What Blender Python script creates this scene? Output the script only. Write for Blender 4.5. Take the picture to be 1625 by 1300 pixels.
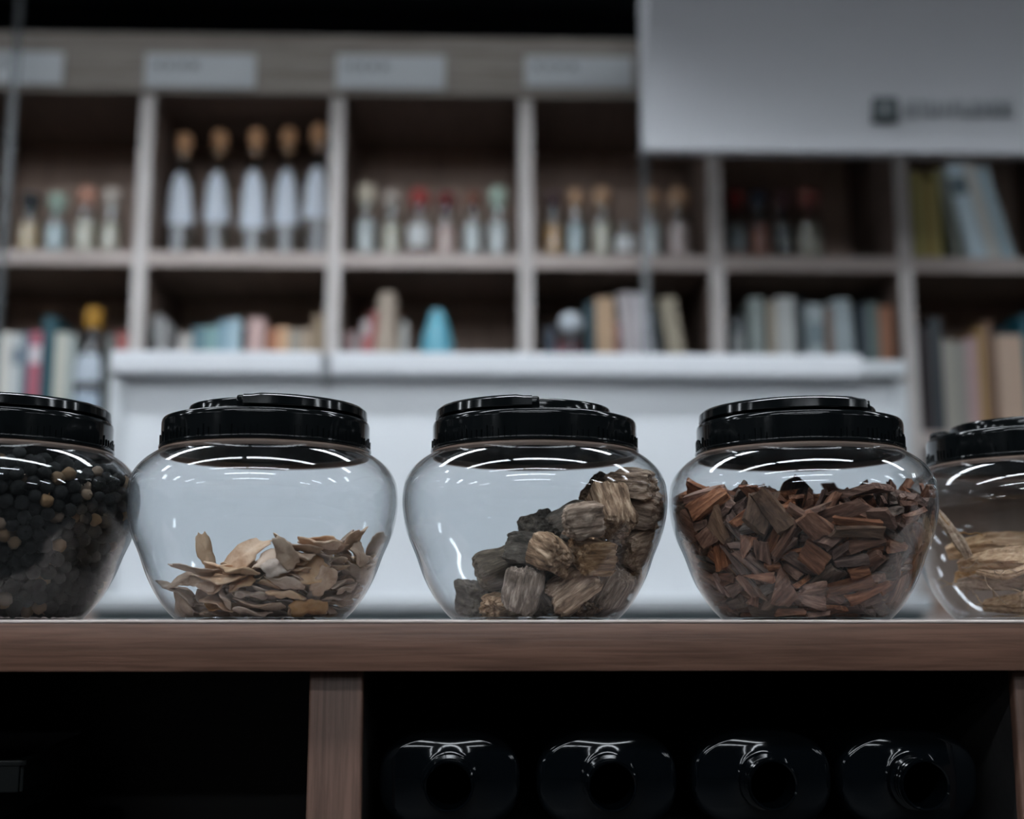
import bpy, bmesh, math, random
from mathutils import Vector, Matrix, Quaternion, noise, Euler
for o in list(bpy.data.objects): bpy.data.objects.remove(o)
SC=bpy.context.scene; COL=SC.collection; R=math.radians
# ---------------------------------------------------------------- camera
F=2000.0; YAW=R(1.7); PITCH=R(9.54); CAM=Vector((0,0,1.1993))
cd=bpy.data.cameras.new('camera'); cam=bpy.data.objects.new('camera',cd); COL.objects.link(cam); SC.camera=cam
cam.location=CAM; cam.rotation_euler=(R(90)+PITCH,0,-YAW)
cd.sensor_width=36; cd.sensor_fit='HORIZONTAL'; cd.lens=F/1625*36; cd.clip_start=.02; cd.clip_end=60
cd.dof.use_dof=True; cd.dof.focus_distance=.705; cd.dof.aperture_fstop=3.8; cd.dof.aperture_blades=0
# ---------------------------------------------------------------- world, exposure
w=bpy.data.worlds.new('world'); SC.world=w; w.use_nodes=True
w.node_tree.nodes['Background'].inputs[0].default_value=(.55,.68,.80,1); w.node_tree.nodes['Background'].inputs[1].default_value=.01
vs_=SC.view_settings; vs_.view_transform='Standard'; vs_.look='None'; vs_.gamma=1; vs_.use_curve_mapping=False; vs_.exposure=1.22
try:
    SC.cycles.transparent_max_bounces=40; SC.cycles.max_bounces=10; SC.cycles.glossy_bounces=5; SC.cycles.caustics_reflective=False; SC.cycles.caustics_refractive=False
except Exception: pass
TUBE_E=9.6; TUBE_COL=(.87,.935,1.0,1)
LAMP_ROWS=[1.50,.85,.20,-1.15,-2.7,-4.3]; CEIL=2.80  # first row is extra, added to light the bookcase and whiteboard
# ---------------------------------------------------------------- helpers
_e=Euler((R(90)+PITCH,0,-YAW)).to_matrix()
def pix(u,v,Y):
    d=_e@Vector(((u-812.5)/F,(650-v)/F,-1)); t=(Y-CAM.y)/d.y
    return CAM.x+d.x*t, CAM.z+d.z*t
def new_mat(name): 
    m=bpy.data.materials.new(name); m.use_nodes=True; return m,m.node_tree,m.node_tree.nodes['Principled BSDF']
def plain(name,col,rough=.5,metal=0,var=.06,scale=30,bump=0,coat=0,spec=.5):
    m,t,p=new_mat(name); N=t.nodes; L=t.links
    tc=N.new('ShaderNodeTexCoord'); nz=N.new('ShaderNodeTexNoise'); nz.inputs['Scale'].default_value=scale; nz.inputs['Detail'].default_value=4
    L.new(tc.outputs['Object'],nz.inputs['Vector'])
    mx=N.new('ShaderNodeMix'); mx.data_type='RGBA'; a=[max(0,c*(1-var)) for c in col[:3]]; b=[min(1,c*(1+var)) for c in col[:3]]
    mx.inputs[6].default_value=(*a,1); mx.inputs[7].default_value=(*b,1); L.new(nz.outputs['Fac'],mx.inputs[0]); L.new(mx.outputs[2],p.inputs['Base Color'])
    p.inputs['Roughness'].default_value=rough; p.inputs['Metallic'].default_value=metal; p.inputs['Specular IOR Level'].default_value=spec
    p.inputs['Coat Weight'].default_value=coat
    if bump:
        b_=N.new('ShaderNodeBump'); b_.inputs['Strength'].default_value=bump; b_.inputs['Distance'].default_value=.002; L.new(nz.outputs['Fac'],b_.inputs['Height']); L.new(b_.outputs[0],p.inputs['Normal'])
    return m
def wood(name,c1,c2,axis='X',rough=.45,fine=1.0):
    m,t,p=new_mat(name); N=t.nodes; L=t.links
    tc=N.new('ShaderNodeTexCoord'); mp=N.new('ShaderNodeMapping'); L.new(tc.outputs['Object'],mp.inputs[0])
    s={'X':(3,60,60),'Z':(60,60,3),'Y':(60,3,60)}[axis]; mp.inputs['Scale'].default_value=[q*fine for q in s]
    n1=N.new('ShaderNodeTexNoise'); n1.inputs['Scale'].default_value=1.2; n1.inputs['Detail'].default_value=3; n1.inputs['Distortion'].default_value=.9; L.new(mp.outputs[0],n1.inputs['Vector'])
    mp2=N.new('ShaderNodeMapping'); L.new(tc.outputs['Object'],mp2.inputs[0]); mp2.inputs['Scale'].default_value=[q*fine*(5 if q>10 else 3.2) for q in s]
    n2=N.new('ShaderNodeTexNoise'); n2.inputs['Scale'].default_value=1.3; n2.inputs['Detail'].default_value=5; n2.inputs['Roughness'].default_value=.65; n2.inputs['Distortion'].default_value=.3; L.new(mp2.outputs[0],n2.inputs['Vector'])
    r1=N.new('ShaderNodeValToRGB'); r1.color_ramp.elements[0].position=.3; r1.color_ramp.elements[1].position=.7
    r1.color_ramp.elements[0].color=(*c1,1); r1.color_ramp.elements[1].color=(*c2,1); L.new(n1.outputs['Fac'],r1.inputs[0])
    r2=N.new('ShaderNodeValToRGB'); r2.color_ramp.elements[0].position=.36; r2.color_ramp.elements[1].position=.56
    r2.color_ramp.elements[0].color=(.58,.55,.53,1); r2.color_ramp.elements[1].color=(1.0,1.0,1.0,1); L.new(n2.outputs['Fac'],r2.inputs[0])
    mx=N.new('ShaderNodeMix'); mx.data_type='RGBA'; mx.blend_type='MULTIPLY'; mx.inputs[0].default_value=1; L.new(r1.outputs[0],mx.inputs[6]); L.new(r2.outputs[0],mx.inputs[7])
    L.new(mx.outputs[2],p.inputs['Base Color']); p.inputs['Roughness'].default_value=rough
    b_=N.new('ShaderNodeBump'); b_.inputs['Strength'].default_value=.25; b_.inputs['Distance'].default_value=.0008; L.new(n2.outputs['Fac'],b_.inputs['Height']); L.new(b_.outputs[0],p.inputs['Normal'])
    return m
def clear(name,tint=(.955,.965,.97),edge=.4,epow=5.0,rough=.008,dust=.0,f0=.04):
    # thin clear plastic or glass wall: Fresnel reflection over straight transmission, longer path through the wall at grazing angles absorbs more
    m=bpy.data.materials.new(name); m.use_nodes=True; t=m.node_tree; N=t.nodes; L=t.links; N.clear()
    out=N.new('ShaderNodeOutputMaterial'); tr=N.new('ShaderNodeBsdfTransparent'); gl=N.new('ShaderNodeBsdfGlossy'); gl.inputs['Roughness'].default_value=rough; gl.inputs['Color'].default_value=(1,1,1,1)
    lw=N.new('ShaderNodeLayerWeight'); lw.inputs['Blend'].default_value=.5
    p5=N.new('ShaderNodeMath'); p5.operation='POWER'; p5.inputs[1].default_value=5; L.new(lw.outputs['Facing'],p5.inputs[0])
    ma=N.new('ShaderNodeMath'); ma.operation='MULTIPLY_ADD'; ma.inputs[1].default_value=1-f0; ma.inputs[2].default_value=f0; L.new(p5.outputs[0],ma.inputs[0])
    pe=N.new('ShaderNodeMath'); pe.operation='POWER'; pe.inputs[1].default_value=epow; L.new(lw.outputs['Facing'],pe.inputs[0])
    mc=N.new('ShaderNodeMix'); mc.data_type='RGBA'; mc.inputs[6].default_value=(*tint,1); mc.inputs[7].default_value=(*[c*edge for c in tint],1); L.new(pe.outputs[0],mc.inputs[0]); L.new(mc.outputs[2],tr.inputs[0])
    ms=N.new('ShaderNodeMixShader'); L.new(ma.outputs[0],ms.inputs[0]); L.new(tr.outputs[0],ms.inputs[1]); L.new(gl.outputs[0],ms.inputs[2])
    last=ms
    if dust:
        df=N.new('ShaderNodeBsdfDiffuse'); df.inputs[0].default_value=(.5,.52,.53,1)
        tc=N.new('ShaderNodeTexCoord'); n=N.new('ShaderNodeTexNoise'); n.inputs['Scale'].default_value=55; n.inputs['Detail'].default_value=8; n.inputs['Roughness'].default_value=.75; L.new(tc.outputs['Object'],n.inputs[0])
        mr=N.new('ShaderNodeMapRange'); mr.inputs[1].default_value=.45; mr.inputs[2].default_value=.75; mr.inputs[3].default_value=dust*.35; mr.inputs[4].default_value=dust*2.2; L.new(n.outputs['Fac'],mr.inputs[0])
        m2=N.new('ShaderNodeMixShader'); L.new(mr.outputs[0],m2.inputs[0]); L.new(ms.outputs[0],m2.inputs[1]); L.new(df.outputs[0],m2.inputs[2]); last=m2
    L.new(last.outputs[0],out.inputs[0]); return m
def emit(name,col,s):
    m=bpy.data.materials.new(name); m.use_nodes=True; t=m.node_tree; t.nodes.clear(); e=t.nodes.new('ShaderNodeEmission'); e.inputs[0].default_value=col; e.inputs[1].default_value=s
    o=t.nodes.new('ShaderNodeOutputMaterial'); t.links.new(e.outputs[0],o.inputs[0]); return m
class MB:
    def __init__(s): s.b=bmesh.new()
    def box(s,x0,x1,y0,y1,z0,z1,bev=0,seg=2,rot=None,piv=None):
        r=bmesh.ops.create_cube(s.b,size=1); vs=r['verts']
        for v in vs: v.co=Vector(((x0+x1)/2+v.co.x*(x1-x0),(y0+y1)/2+v.co.y*(y1-y0),(z0+z1)/2+v.co.z*(z1-z0)))
        if bev:
            es=list({e for v in vs for e in v.link_edges}); rr=bmesh.ops.bevel(s.b,geom=es,offset=bev,segments=seg,affect='EDGES',profile=.5); vs=list({v for f in rr['faces'] for v in f.verts}|{v for v in vs if v.is_valid})
        if rot is not None:
            M=Matrix.Translation(piv)@rot.to_4x4()@Matrix.Translation(-Vector(piv)); bmesh.ops.transform(s.b,matrix=M,verts=vs)
        return s
    def lathe(s,prof,n=48,c=(0,0,0),closed=False,a0=0,a1=2*math.pi,fn=None):
        full=abs(a1-a0-2*math.pi)<1e-6; m=n if full else n+1; rings=[]
        for i,(r,z) in enumerate(prof):
            if r<1e-6 and full: rings.append([s.b.verts.new((c[0],c[1],c[2]+z))]*m); continue
            rg=[]
            for k in range(m):
                a=a0+(a1-a0)*k/n; rr=r if fn is None else fn(i,k,r); rg.append(s.b.verts.new((c[0]+rr*math.cos(a),c[1]+rr*math.sin(a),c[2]+z)))
            rings.append(rg)
        prs=list(zip(rings,rings[1:]))
        if closed: prs.append((rings[-1],rings[0]))
        for A,B in prs:
            for k in range(n):
                k2=(k+1)%m; q=[A[k],A[k2],B[k2],B[k]]; u=[]
                for v in q:
                    if v not in u: u.append(v)
                if len(u)>2:
                    try: s.b.faces.new(u)
                    except ValueError: pass
        return s
    def tube(s,pts,rad,n=8,cap=True,flat=1):
        P=[Vector(p) for p in pts]; rings=[]; up=Vector((0,0,1))
        for i,p in enumerate(P):
            d=(P[min(i+1,len(P)-1)]-P[max(i-1,0)]).normalized(); a=d.cross(up)
            if a.length<.05: a=d.cross(Vector((0,1,0)))
            a.normalize(); b=a.cross(d).normalized(); r=rad[i] if isinstance(rad,(list,tuple)) else rad
            rings.append([s.b.verts.new(p+a*r*math.cos(6.28318*k/n)+b*r*flat*math.sin(6.28318*k/n)) for k in range(n)])
        for A,B in zip(rings,rings[1:]):
            for k in range(n): s.b.faces.new((A[k],A[(k+1)%n],B[(k+1)%n],B[k]))
        if cap: s.b.faces.new(rings[0][::-1]); s.b.faces.new(rings[-1])
        return s
    def ball(s,c,r,sub=2,sc=(1,1,1)):
        q=bmesh.ops.create_icosphere(s.b,subdivisions=sub,radius=r)
        for v in q['verts']: v.co=Vector((c[0]+v.co.x*sc[0],c[1]+v.co.y*sc[1],c[2]+v.co.z*sc[2]))
        return s
    def build(s,name,mat,parent=None,smooth=False,loc=None):
        bmesh.ops.recalc_face_normals(s.b,faces=s.b.faces[:]); me=bpy.data.meshes.new(name); s.b.to_mesh(me); s.b.free()
        me.materials.append(mat)
        if smooth:
            for p in me.polygons: p.use_smooth=True
            try: me.set_sharp_from_angle(angle=R(38))
            except Exception: pass
        o=bpy.data.objects.new(name,me); COL.objects.link(o)
        if parent: o.parent=parent
        if loc: o.location=loc
        return o
def tag(o,label=None,cat=None,group=None,kind=None):
    if label: o['label']=label
    if cat: o['category']=cat
    if group: o['group']=group
    if kind: o['kind']=kind
    return o
def thing(name,label,cat,loc=(0,0,0),group=None,rot=(0,0,0)):
    o=bpy.data.objects.new(name,None); o.empty_display_size=.02; COL.objects.link(o); o.location=loc; o.rotation_euler=rot
    return tag(o,label,cat,group)
def struct(name,mb,mat): return tag(mb.build(name,mat),kind='structure')
def copy_tree(o,parent=None):
    c=o.copy(); COL.objects.link(c); c.parent=parent
    for ch in [x for x in o.children]: copy_tree(ch,c)
    return c
# ---------------------------------------------------------------- materials
M_walnut=wood('brown wood',(.128,.066,.044),(.19,.098,.067),'X',.42)
M_walnutZ=wood('brown wood upright',(.115,.062,.043),(.17,.092,.066),'Z',.45)
M_walnut_shade=wood('brown wood inside in shade',(.010,.010,.010),(.014,.013,.013),'X',.6)  # near-black colour carries the shade inside the shelf unit
M_beige=wood('greige laminate',(.46,.39,.36),(.53,.455,.42),'X',.5,.6)
M_beigeZ=wood('greige laminate upright',(.56,.525,.505),(.62,.585,.565),'Z',.5,.6)
M_brown_shade=wood('brown inside laminate in shade',(.15,.105,.085),(.20,.145,.12),'Y',.6,.6)  # brown darkened to put compartment shade into the inside faces
M_brownback=wood('brown back panel',(.58,.42,.335),(.68,.50,.405),'Z',.6,.6)
M_fascia=wood('grey brown fascia',(.32,.28,.245),(.37,.33,.29),'X',.6,.5)
M_blackpl=plain('glossy black plastic',(.004,.005,.0055),.10,var=.1,spec=.33)
M_jar=clear('clear jar plastic',tint=(.942,.955,.962),dust=.006,f0=.03)
M_glass=clear('clear bottle glass',tint=(.93,.95,.95),edge=.35,epow=2.2)
M_darkpet=plain('dark glossy bottle plastic',(.003,.0045,.006),.07,var=.1,spec=.4)
M_neck_refl=plain('tan brown painted reflection',(.30,.215,.175),.35)
M_lit_edge=wood('painted light on top edge',(.56,.48,.45),(.64,.56,.52),'X',.35)
M_board=plain('glossy whiteboard enamel',(.74,.77,.80),.17,var=.01,scale=2)
M_alu=plain('silver aluminium',(.62,.65,.67),.38,metal=.55,var=.03)
M_plate=plain('matt white label plate',(.64,.67,.69),.6,var=.03)
M_sign=plain('pale grey sign panel',(.40,.41,.43),.5,var=.02,scale=3)
M_white=plain('white painted panel',(.66,.68,.71),.4,var=.02,scale=3)
M_paper=plain('white paper',(.70,.71,.72),.7,var=.03)
M_ink=plain('dark green grey ink',(.03,.042,.045),.5)
M_inkfaint=plain('grey print',(.20,.22,.23),.6)
M_wallg=plain('dark grey wall paint',(.07,.08,.09),.85,var=.04,scale=3)
M_dark=plain('dark navy wall paint',(.012,.016,.022),.8,var=.1,scale=3)
M_ceil=plain('ceiling paint',(.06,.068,.075),.9,var=.03,scale=2)
M_floor=plain('grey floor',(.07,.07,.07),.5,var=.1,scale=4)
M_tube=emit('fluorescent tube',TUBE_COL,TUBE_E)
M_lamph=plain('white lamp housing',(.6,.62,.64),.5)
M_acryl=clear('grey acrylic upright',tint=(.62,.65,.67),edge=.7,rough=.25,dust=.12)
# ---------------------------------------------------------------- room
struct('floor',MB().box(-6.5,6.5,-9,2.9,-.1,0),M_floor)
struct('ceiling',MB().box(-6.5,6.5,-9,2.9,CEIL,CEIL+.1),M_ceil)
struct('wall_back',MB().box(-6.5,6.5,2.9,3.0,0,CEIL),M_dark)
struct('wall_front',MB().box(-6.5,6.5,-9.1,-9,0,CEIL),M_dark)
struct('wall_left',MB().box(-6.6,-6.5,-9,2.9,0,CEIL),M_dark)
struct('wall_right',MB().box(6.5,6.6,-9,2.9,0,CEIL),M_dark)
struct('shade_beam',MB().box(-6.5,6.5,1.72,1.80,2.58,CEIL),M_wallg)      # unseen beam, added to shade the upper sign and bookcase
xa,z0_=pix(500,7,2.88); struct('trim_2',MB().box(-6.5,6.5,2.86,2.9,z0_,z0_+.08,.003),M_wallg)
def lamp_proto():
    t=thing('ceiling_lamp','white strip lamp on the ceiling behind the camera','ceiling lamp',(0,0,CEIL),'ceiling lamps above the shelf')
    MB().box(-.68,.68,-.085,.085,-.037,0,.004).build('housing',M_lamph,t)
    MB().box(-.66,.66,-.075,.075,-.052,-.036,.004).build('diffuser',M_tube,t)
    return t
lp=lamp_proto(); first=True
for yy in LAMP_ROWS:
    for xx in ((-2.9,2.2) if yy==.85 else (-5.2,-1.08,.32,4.5)):
        o=lp if first else copy_tree(lp); first=False; o.location=(xx,yy,CEIL)
# ---------------------------------------------------------------- front shelf unit
ZS=1.2; TH=.0262; YF=.665
sh=thing('shelf_unit','brown wood grain shelf unit in the foreground carrying the five jars','shelf',(0,YF,0))
def part(n,mb,mat,par,smooth=False): return mb.build(n,mat,par,smooth)
def bx(x0,x1,y0,y1,z0,z1,b=.0012,seg=3): return MB().box(x0,x1,y0-YF,y1-YF,z0,z1,b,seg)
XL,XR=-1.14,1.35
tb=part('top_board',bx(XL,XR,YF,YF+.34,ZS-TH,ZS-.0018,.0006,2),M_walnut,sh,True)
part('lit_top_edge',bx(XL,XR,YF,YF+.34,ZS-.0018,ZS,.0008,3),M_lit_edge,tb,True)  # pale layer stands in for lamp light on the rounded top edge
xd=pix(531.5,1180,YF+.012)[0]; xd2=pix(1657,1180,YF+.012)[0]; PT=xd2-xd
zr=[ZS-TH,ZS-TH-.36,ZS-TH-.36-TH-.36,.06]
for k in (-2,-1,0,1,2):
    x=xd+k*PT
    if x<XL or x>XR: continue
    dv=part('divider',bx(x-.0136,x+.0136,YF+.018,YF+.33,.06,ZS-TH,.0008,2),M_walnut_shade,sh,True)
    part('edge_band',bx(x-.0141,x+.0141,YF+.012,YF+.020,.06,ZS-TH-.0004,.0014,3),M_walnutZ,dv,True)
for i in (1,2):
    z=ZS-TH-i*.36-(i-1)*TH
    for k in (-2,-1,0,1):
        x0=max(XL,xd+k*PT+.0141); x1=min(XR,xd+(k+1)*PT-.0141)
        part('shelf_board',bx(x0,x1,YF+.012,YF+.33,z-TH,z,.0012,2),M_walnut,sh,True)
part('plinth',bx(XL,XR,YF+.012,YF+.33,0,.06),M_walnut,sh); part('back_panel',bx(XL,XR,YF+.33,YF+.338,.06,ZS-TH),M_walnut_shade,sh)
# ---------------------------------------------------------------- jars
PROF=[(.0475,0),(.0535,.0062),(.0597,.0152),(.0650,.0255),(.0693,.037),(.0738,.0475),(.0762,.0565),(.0775,.067),(.0769,.0764),(.0752,.0820),(.0722,.0868),(.0682,.0910),(.0635,.0944),(.0600,.0962)]
def make_jar():
    t=thing('storage_jar','x','jar')
    outer=[(r,z) for r,z in PROF]; inner=[(max(0,r-.0011),z+(.0016 if i==0 else 0)) for i,(r,z) in enumerate(PROF)]
    def smoothp(P,n=4):
        o=[]
        for i in range(len(P)-1):
            p0=P[max(i-1,0)];p1=P[i];p2=P[i+1];p3=P[min(i+2,len(P)-1)]
            for k in range(n):
                q=k/n; f=lambda a,b,c,d:.5*((2*b)+(-a+c)*q+(2*a-5*b+4*c-d)*q*q+(-a+3*b-3*c+d)*q**3)
                o.append((f(p0[0],p1[0],p2[0],p3[0]),f(p0[1],p1[1],p2[1],p3[1])))
        return o+[P[-1]]
    so=smoothp(outer); si=smoothp(inner)
    prof=[(0,.0012),(.030,.0012),(.040,.0004),(.0455,0)]+so+[(.0588,.0985),(.0578,.110),(.0566,.110),(.0573,.0985)]+si[::-1]+[(.030,.0030),(0,.0030)]
    MB().lathe(prof,128).build('jar_body',M_jar,t,True)
    MB().lathe([(.0600,.0938),(.0606,.0948),(.0606,.0966),(.0588,.0972),(.0584,.0955),(.0590,.0940)],96,closed=True).build('neck_reflection',M_neck_refl,t,True)  # tan ring stands in for a reflection below the lid
    # lid: skirt with fine ribs in its lower half, flange, raised disc
    zz=[.0968,.0974,.0985,.0988,.0990,.0992,.0995,.1116,.1120,.1126,.1138,.1146,.1150]
    rr=[.0600,.0612,.0612,.0606,.0602,.0601,.0601,.0601,.0601,.0600,.0597,.0591,.0580]
    m=MB(); m.lathe(list(zip(rr,zz))+[(.0455,.1153),(0,.1153)],160)
    m.lathe([(.0612,.0974),(.0600,.0966),(.0588,.0974),(.0585,.1120),(.0,.1120)],96)
    m.build('lid',M_blackpl,t,True)
    m=MB(); rnd=random.Random(5)
    for k in range(110):
        if rnd.random()<.12: continue
        hgt=rnd.choice((.0030,.0040,.0052,.0060)); a=6.28318*k/110
        m.box(.0600,.0608,-.0002,.0002,.0996,.0996+hgt,0,1,Matrix.Rotation(a,3,'Z'),(0,0,0))
    m.build('grip_ribs',M_blackpl,t)
    MB().lathe([(0,.1226),(.0430,.1226),(.0444,.1222),(.0449,.1214),(.04505,.1208),(.0452,.1160),(.0452,.1154),(0,.1154)],128).build('raised_disc',M_blackpl,t,True)
    # folding carry handle lying on one half of the lid
    hd=bpy.data.objects.new('handle',None)
    m=MB(); pts=[]
    S=40; secs=[]
    for i in range(S+1):
        a=-math.pi/2+math.pi*i/S
        tp=1 if 1<i<S-1 else .9
        secs.append([m.b.verts.new((q*math.cos(a),q*math.sin(a),z)) for q,z in ((.0470,.1158),(.0576,.1158),(.0586,.1166),(.0583,.1210*tp+.1158*(1-tp)),(.0565,.1226*tp+.1158*(1-tp)),(.0485,.1232*tp+.1158*(1-tp)),(.0470,.1224*tp+.1158*(1-tp)))])
    for A,B in zip(secs,secs[1:]):
        for k in range(7): m.b.faces.new((A[k],A[(k+1)%7],B[(k+1)%7],B[k]))
    m.b.faces.new(secs[0]); m.b.faces.new(secs[-1][::-1])
    for s in (-1,1): m.box(-.004,.004,s*.0525-.0045,s*.0525+.0045,.1148,.1215,.0012)
    h=m.build('handle',M_blackpl,t,True)
    return t
jar0=make_jar()
JY=.738; JARS=[]
def jar_xy(u,Y): return pix(u,980,Y)[0],Y
jl=['storage jar at left edge packed with black and tan berries under a black lid','wide clear jar with black lid and pale dried slices, second from left','wide clear jar in the middle with black lid and brown fibrous chunks','clear jar with black lid packed with red-brown bark chips','clear jar cut by the right edge holding pale twisted dried roots']
for i,(u,Y,hz) in enumerate(((-10,JY,8),(414,JY,-4),(849,JY,176),(1278,JY,206),(1645,.788,60))):
    o=jar0 if i==0 else copy_tree(jar0); x,y=jar_xy(u,Y); o.location=(x,y,ZS); o['label']=jl[i]; o['group']='black lidded storage jars on the shelf'
    o.rotation_euler=(0,0,R(hz)); JARS.append((x,y))
# ---------------------------------------------------------------- jar contents
def organic(name,c1,c2,c3,scale=120,stretch=(1,1,1),rough=.8,bump=.5,obj_var=.35):
    m,t,p=new_mat(name); N=t.nodes; L=t.links
    tc=N.new('ShaderNodeTexCoord'); oi=N.new('ShaderNodeObjectInfo'); mp=N.new('ShaderNodeMapping'); mp.inputs['Scale'].default_value=stretch; L.new(tc.outputs['Object'],mp.inputs[0])
    n=N.new('ShaderNodeTexNoise'); n.noise_dimensions='4D'; n.inputs['Scale'].default_value=scale; n.inputs['Detail'].default_value=6; n.inputs['Roughness'].default_value=.65; n.inputs['Distortion'].default_value=.4; L.new(mp.outputs[0],n.inputs['Vector'])
    mu=N.new('ShaderNodeMath'); mu.operation='MULTIPLY'; mu.inputs[1].default_value=37; L.new(oi.outputs['Random'],mu.inputs[0]); L.new(mu.outputs[0],n.inputs['W'])
    r=N.new('ShaderNodeValToRGB'); e=r.color_ramp.elements; e[0].position=.32; e[0].color=(*c1,1); e[1].position=.68; e[1].color=(*c3,1); q=e.new(.5); q.color=(*c2,1); L.new(n.outputs['Fac'],r.inputs[0])
    hs=N.new('ShaderNodeHueSaturation'); L.new(r.outputs[0],hs.inputs['Color'])
    mr=N.new('ShaderNodeMapRange'); mr.inputs[3].default_value=1-obj_var; mr.inputs[4].default_value=1+obj_var; L.new(oi.outputs['Random'],mr.inputs[0]); L.new(mr.outputs[0],hs.inputs['Value'])
    m3=N.new('ShaderNodeMath'); m3.operation='FRACT'; m4=N.new('ShaderNodeMath'); m4.operation='MULTIPLY'; m4.inputs[1].default_value=7.31; L.new(oi.outputs['Random'],m4.inputs[0]); L.new(m4.outputs[0],m3.inputs[0])
    mr2=N.new('ShaderNodeMapRange'); mr2.inputs[3].default_value=.65; mr2.inputs[4].default_value=1.2; L.new(m3.outputs[0],mr2.inputs[0]); L.new(mr2.outputs[0],hs.inputs['Saturation'])
    L.new(hs.outputs[0],p.inputs['Base Color']); p.inputs['Roughness'].default_value=rough; p.inputs['Specular IOR Level'].default_value=.25
    b_=N.new('ShaderNodeBump'); b_.inputs['Strength'].default_value=bump; b_.inputs['Distance'].default_value=.0012; L.new(n.outputs['Fac'],b_.inputs['Height']); L.new(b_.outputs[0],p.inputs['Normal'])
    return m
M_slice=organic('dried pale root slice',(.38,.24,.16),(.58,.42,.31),(.70,.55,.43),90,(1,1,1),.65,.35,.22)
M_slice2=organic('dried orange root slice',(.42,.22,.10),(.60,.36,.18),(.68,.46,.28),70,(1,1,1),.6,.3,.15)
M_chunk=organic('fibrous root chunk',(.075,.042,.025),(.33,.20,.12),(.80,.57,.39),60,(1,7,7),.85,.9,.3)
M_chunk2=organic('grey barked root chunk',(.055,.042,.030),(.16,.12,.085),(.36,.27,.19),60,(1,4,4),.85,.9,.2)
M_chip=organic('red brown bark chip',(.072,.031,.020),(.23,.104,.064),(.48,.245,.155),60,(1,6,6),.75,.7,.4)
M_chip2=organic('grey brown bark chip',(.045,.030,.022),(.13,.08,.058),(.26,.17,.12),60,(1,5,5),.8,.7,.3)
M_berry=organic('black dried berry',(.005,.006,.006),(.014,.015,.015),(.045,.043,.038),230,(1,1,1),.6,.8,.5)
M_berry2=organic('tan dried berry',(.10,.06,.035),(.30,.19,.11),(.42,.29,.18),230,(1,1,1),.65,.7,.3)
# resting places of the pieces: number of the piece, x, y, z in hundredths of a millimetre, then the turn (w, x, y, z) in thousandths
def unpack(v,n): return [v[i:i+n] for i in range(0,len(v),n)]
def pose(row): return row[0],Vector((row[1],row[2],row[3]))/100000,Quaternion([c/1000 for c in row[4:8]]).normalized()
# ---- shapes of the jar contents (seeded, so every piece keeps its own form) ----
PROF=[(.0475,0),(.0535,.0062),(.0597,.0152),(.0650,.0255),(.0693,.037),(.0738,.0475),(.0762,.0565),(.0775,.067),(.0769,.0764),(.0752,.0820),(.0722,.0868),(.0682,.0910),(.0635,.0944),(.0600,.0962)]
def mesh_from(name,vs,fs,smooth=False):
    me=bpy.data.meshes.new(name); me.from_pydata([tuple(v) for v in vs],[],fs); me.update()
    bm=bmesh.new(); bm.from_mesh(me); bmesh.ops.recalc_face_normals(bm,faces=bm.faces[:]); bm.to_mesh(me); bm.free()
    if smooth:
        for p in me.polygons: p.use_smooth=True
    return me
def slice_shape(seed,L=None,W=None):
    r=random.Random(seed); L=L or r.uniform(.016,.031); W=W or L*r.uniform(.45,.75); T=r.uniform(.0012,.0022)
    kx=r.uniform(-14,14); ky=r.uniform(-10,10); ph=[r.uniform(0,6.28) for _ in range(6)]; off=Vector((seed*.37%9,seed*.73%7,0))
    N=30; rings=(0,.35,.65,.88,1.0); vs=[]; fs=[]
    def pt(q,a,side):
        o=1+.12*math.sin(2*a+ph[0])+.09*math.sin(3*a+ph[1])+.06*math.sin(5*a+ph[2])+.05*math.sin(9*a+ph[3])+.035*math.sin(14*a+ph[4])
        x=L/2*q*o*math.cos(a); y=W/2*q*o*math.sin(a)
        z=kx*x*x+ky*y*y+.0012*q*math.sin(3*a+ph[5])+.0008*noise.noise(Vector((x,y,0))*260+off)
        return Vector((x,y,z+side*T*(1-.75*q**4)/1*.6))
    for side in (1,-1):
        b=len(vs); vs.append(pt(0,0,side))
        for q in rings[1:]:
            for k in range(N): vs.append(pt(q,6.28318*k/N,side))
        for k in range(N):
            k2=(k+1)%N; fs.append((b,b+1+k,b+1+k2))
            for i in range(3): fs.append((b+1+i*N+k,b+1+(i+1)*N+k,b+1+(i+1)*N+k2,b+1+i*N+k2))
        if side==1: t=b+1+3*N
    b2=b+1+3*N
    for k in range(N): fs.append((t+k,t+(k+1)%N,b2+(k+1)%N,b2+k))
    return mesh_from('root_slice',vs,fs,True)
def grid_box(n,f):
    vs=[]; idx={}; fs=[]
    nx,ny,nz=n
    def vid(i,j,k):
        if (i,j,k) not in idx:
            idx[(i,j,k)]=len(vs); vs.append(f(2*i/nx-1,2*j/ny-1,2*k/nz-1))
        return idx[(i,j,k)]
    for i in range(nx):
        for j in range(ny):
            for k in (0,nz): fs.append((vid(i,j,k),vid(i+1,j,k),vid(i+1,j+1,k),vid(i,j+1,k)))
    for i in range(nx):
        for k in range(nz):
            for j in (0,ny): fs.append((vid(i,j,k),vid(i+1,j,k),vid(i+1,j,k+1),vid(i,j,k+1)))
    for j in range(ny):
        for k in range(nz):
            for i in (0,nx): fs.append((vid(i,j,k),vid(i,j+1,k),vid(i,j+1,k+1),vid(i,j,k+1)))
    return vs,fs
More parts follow.
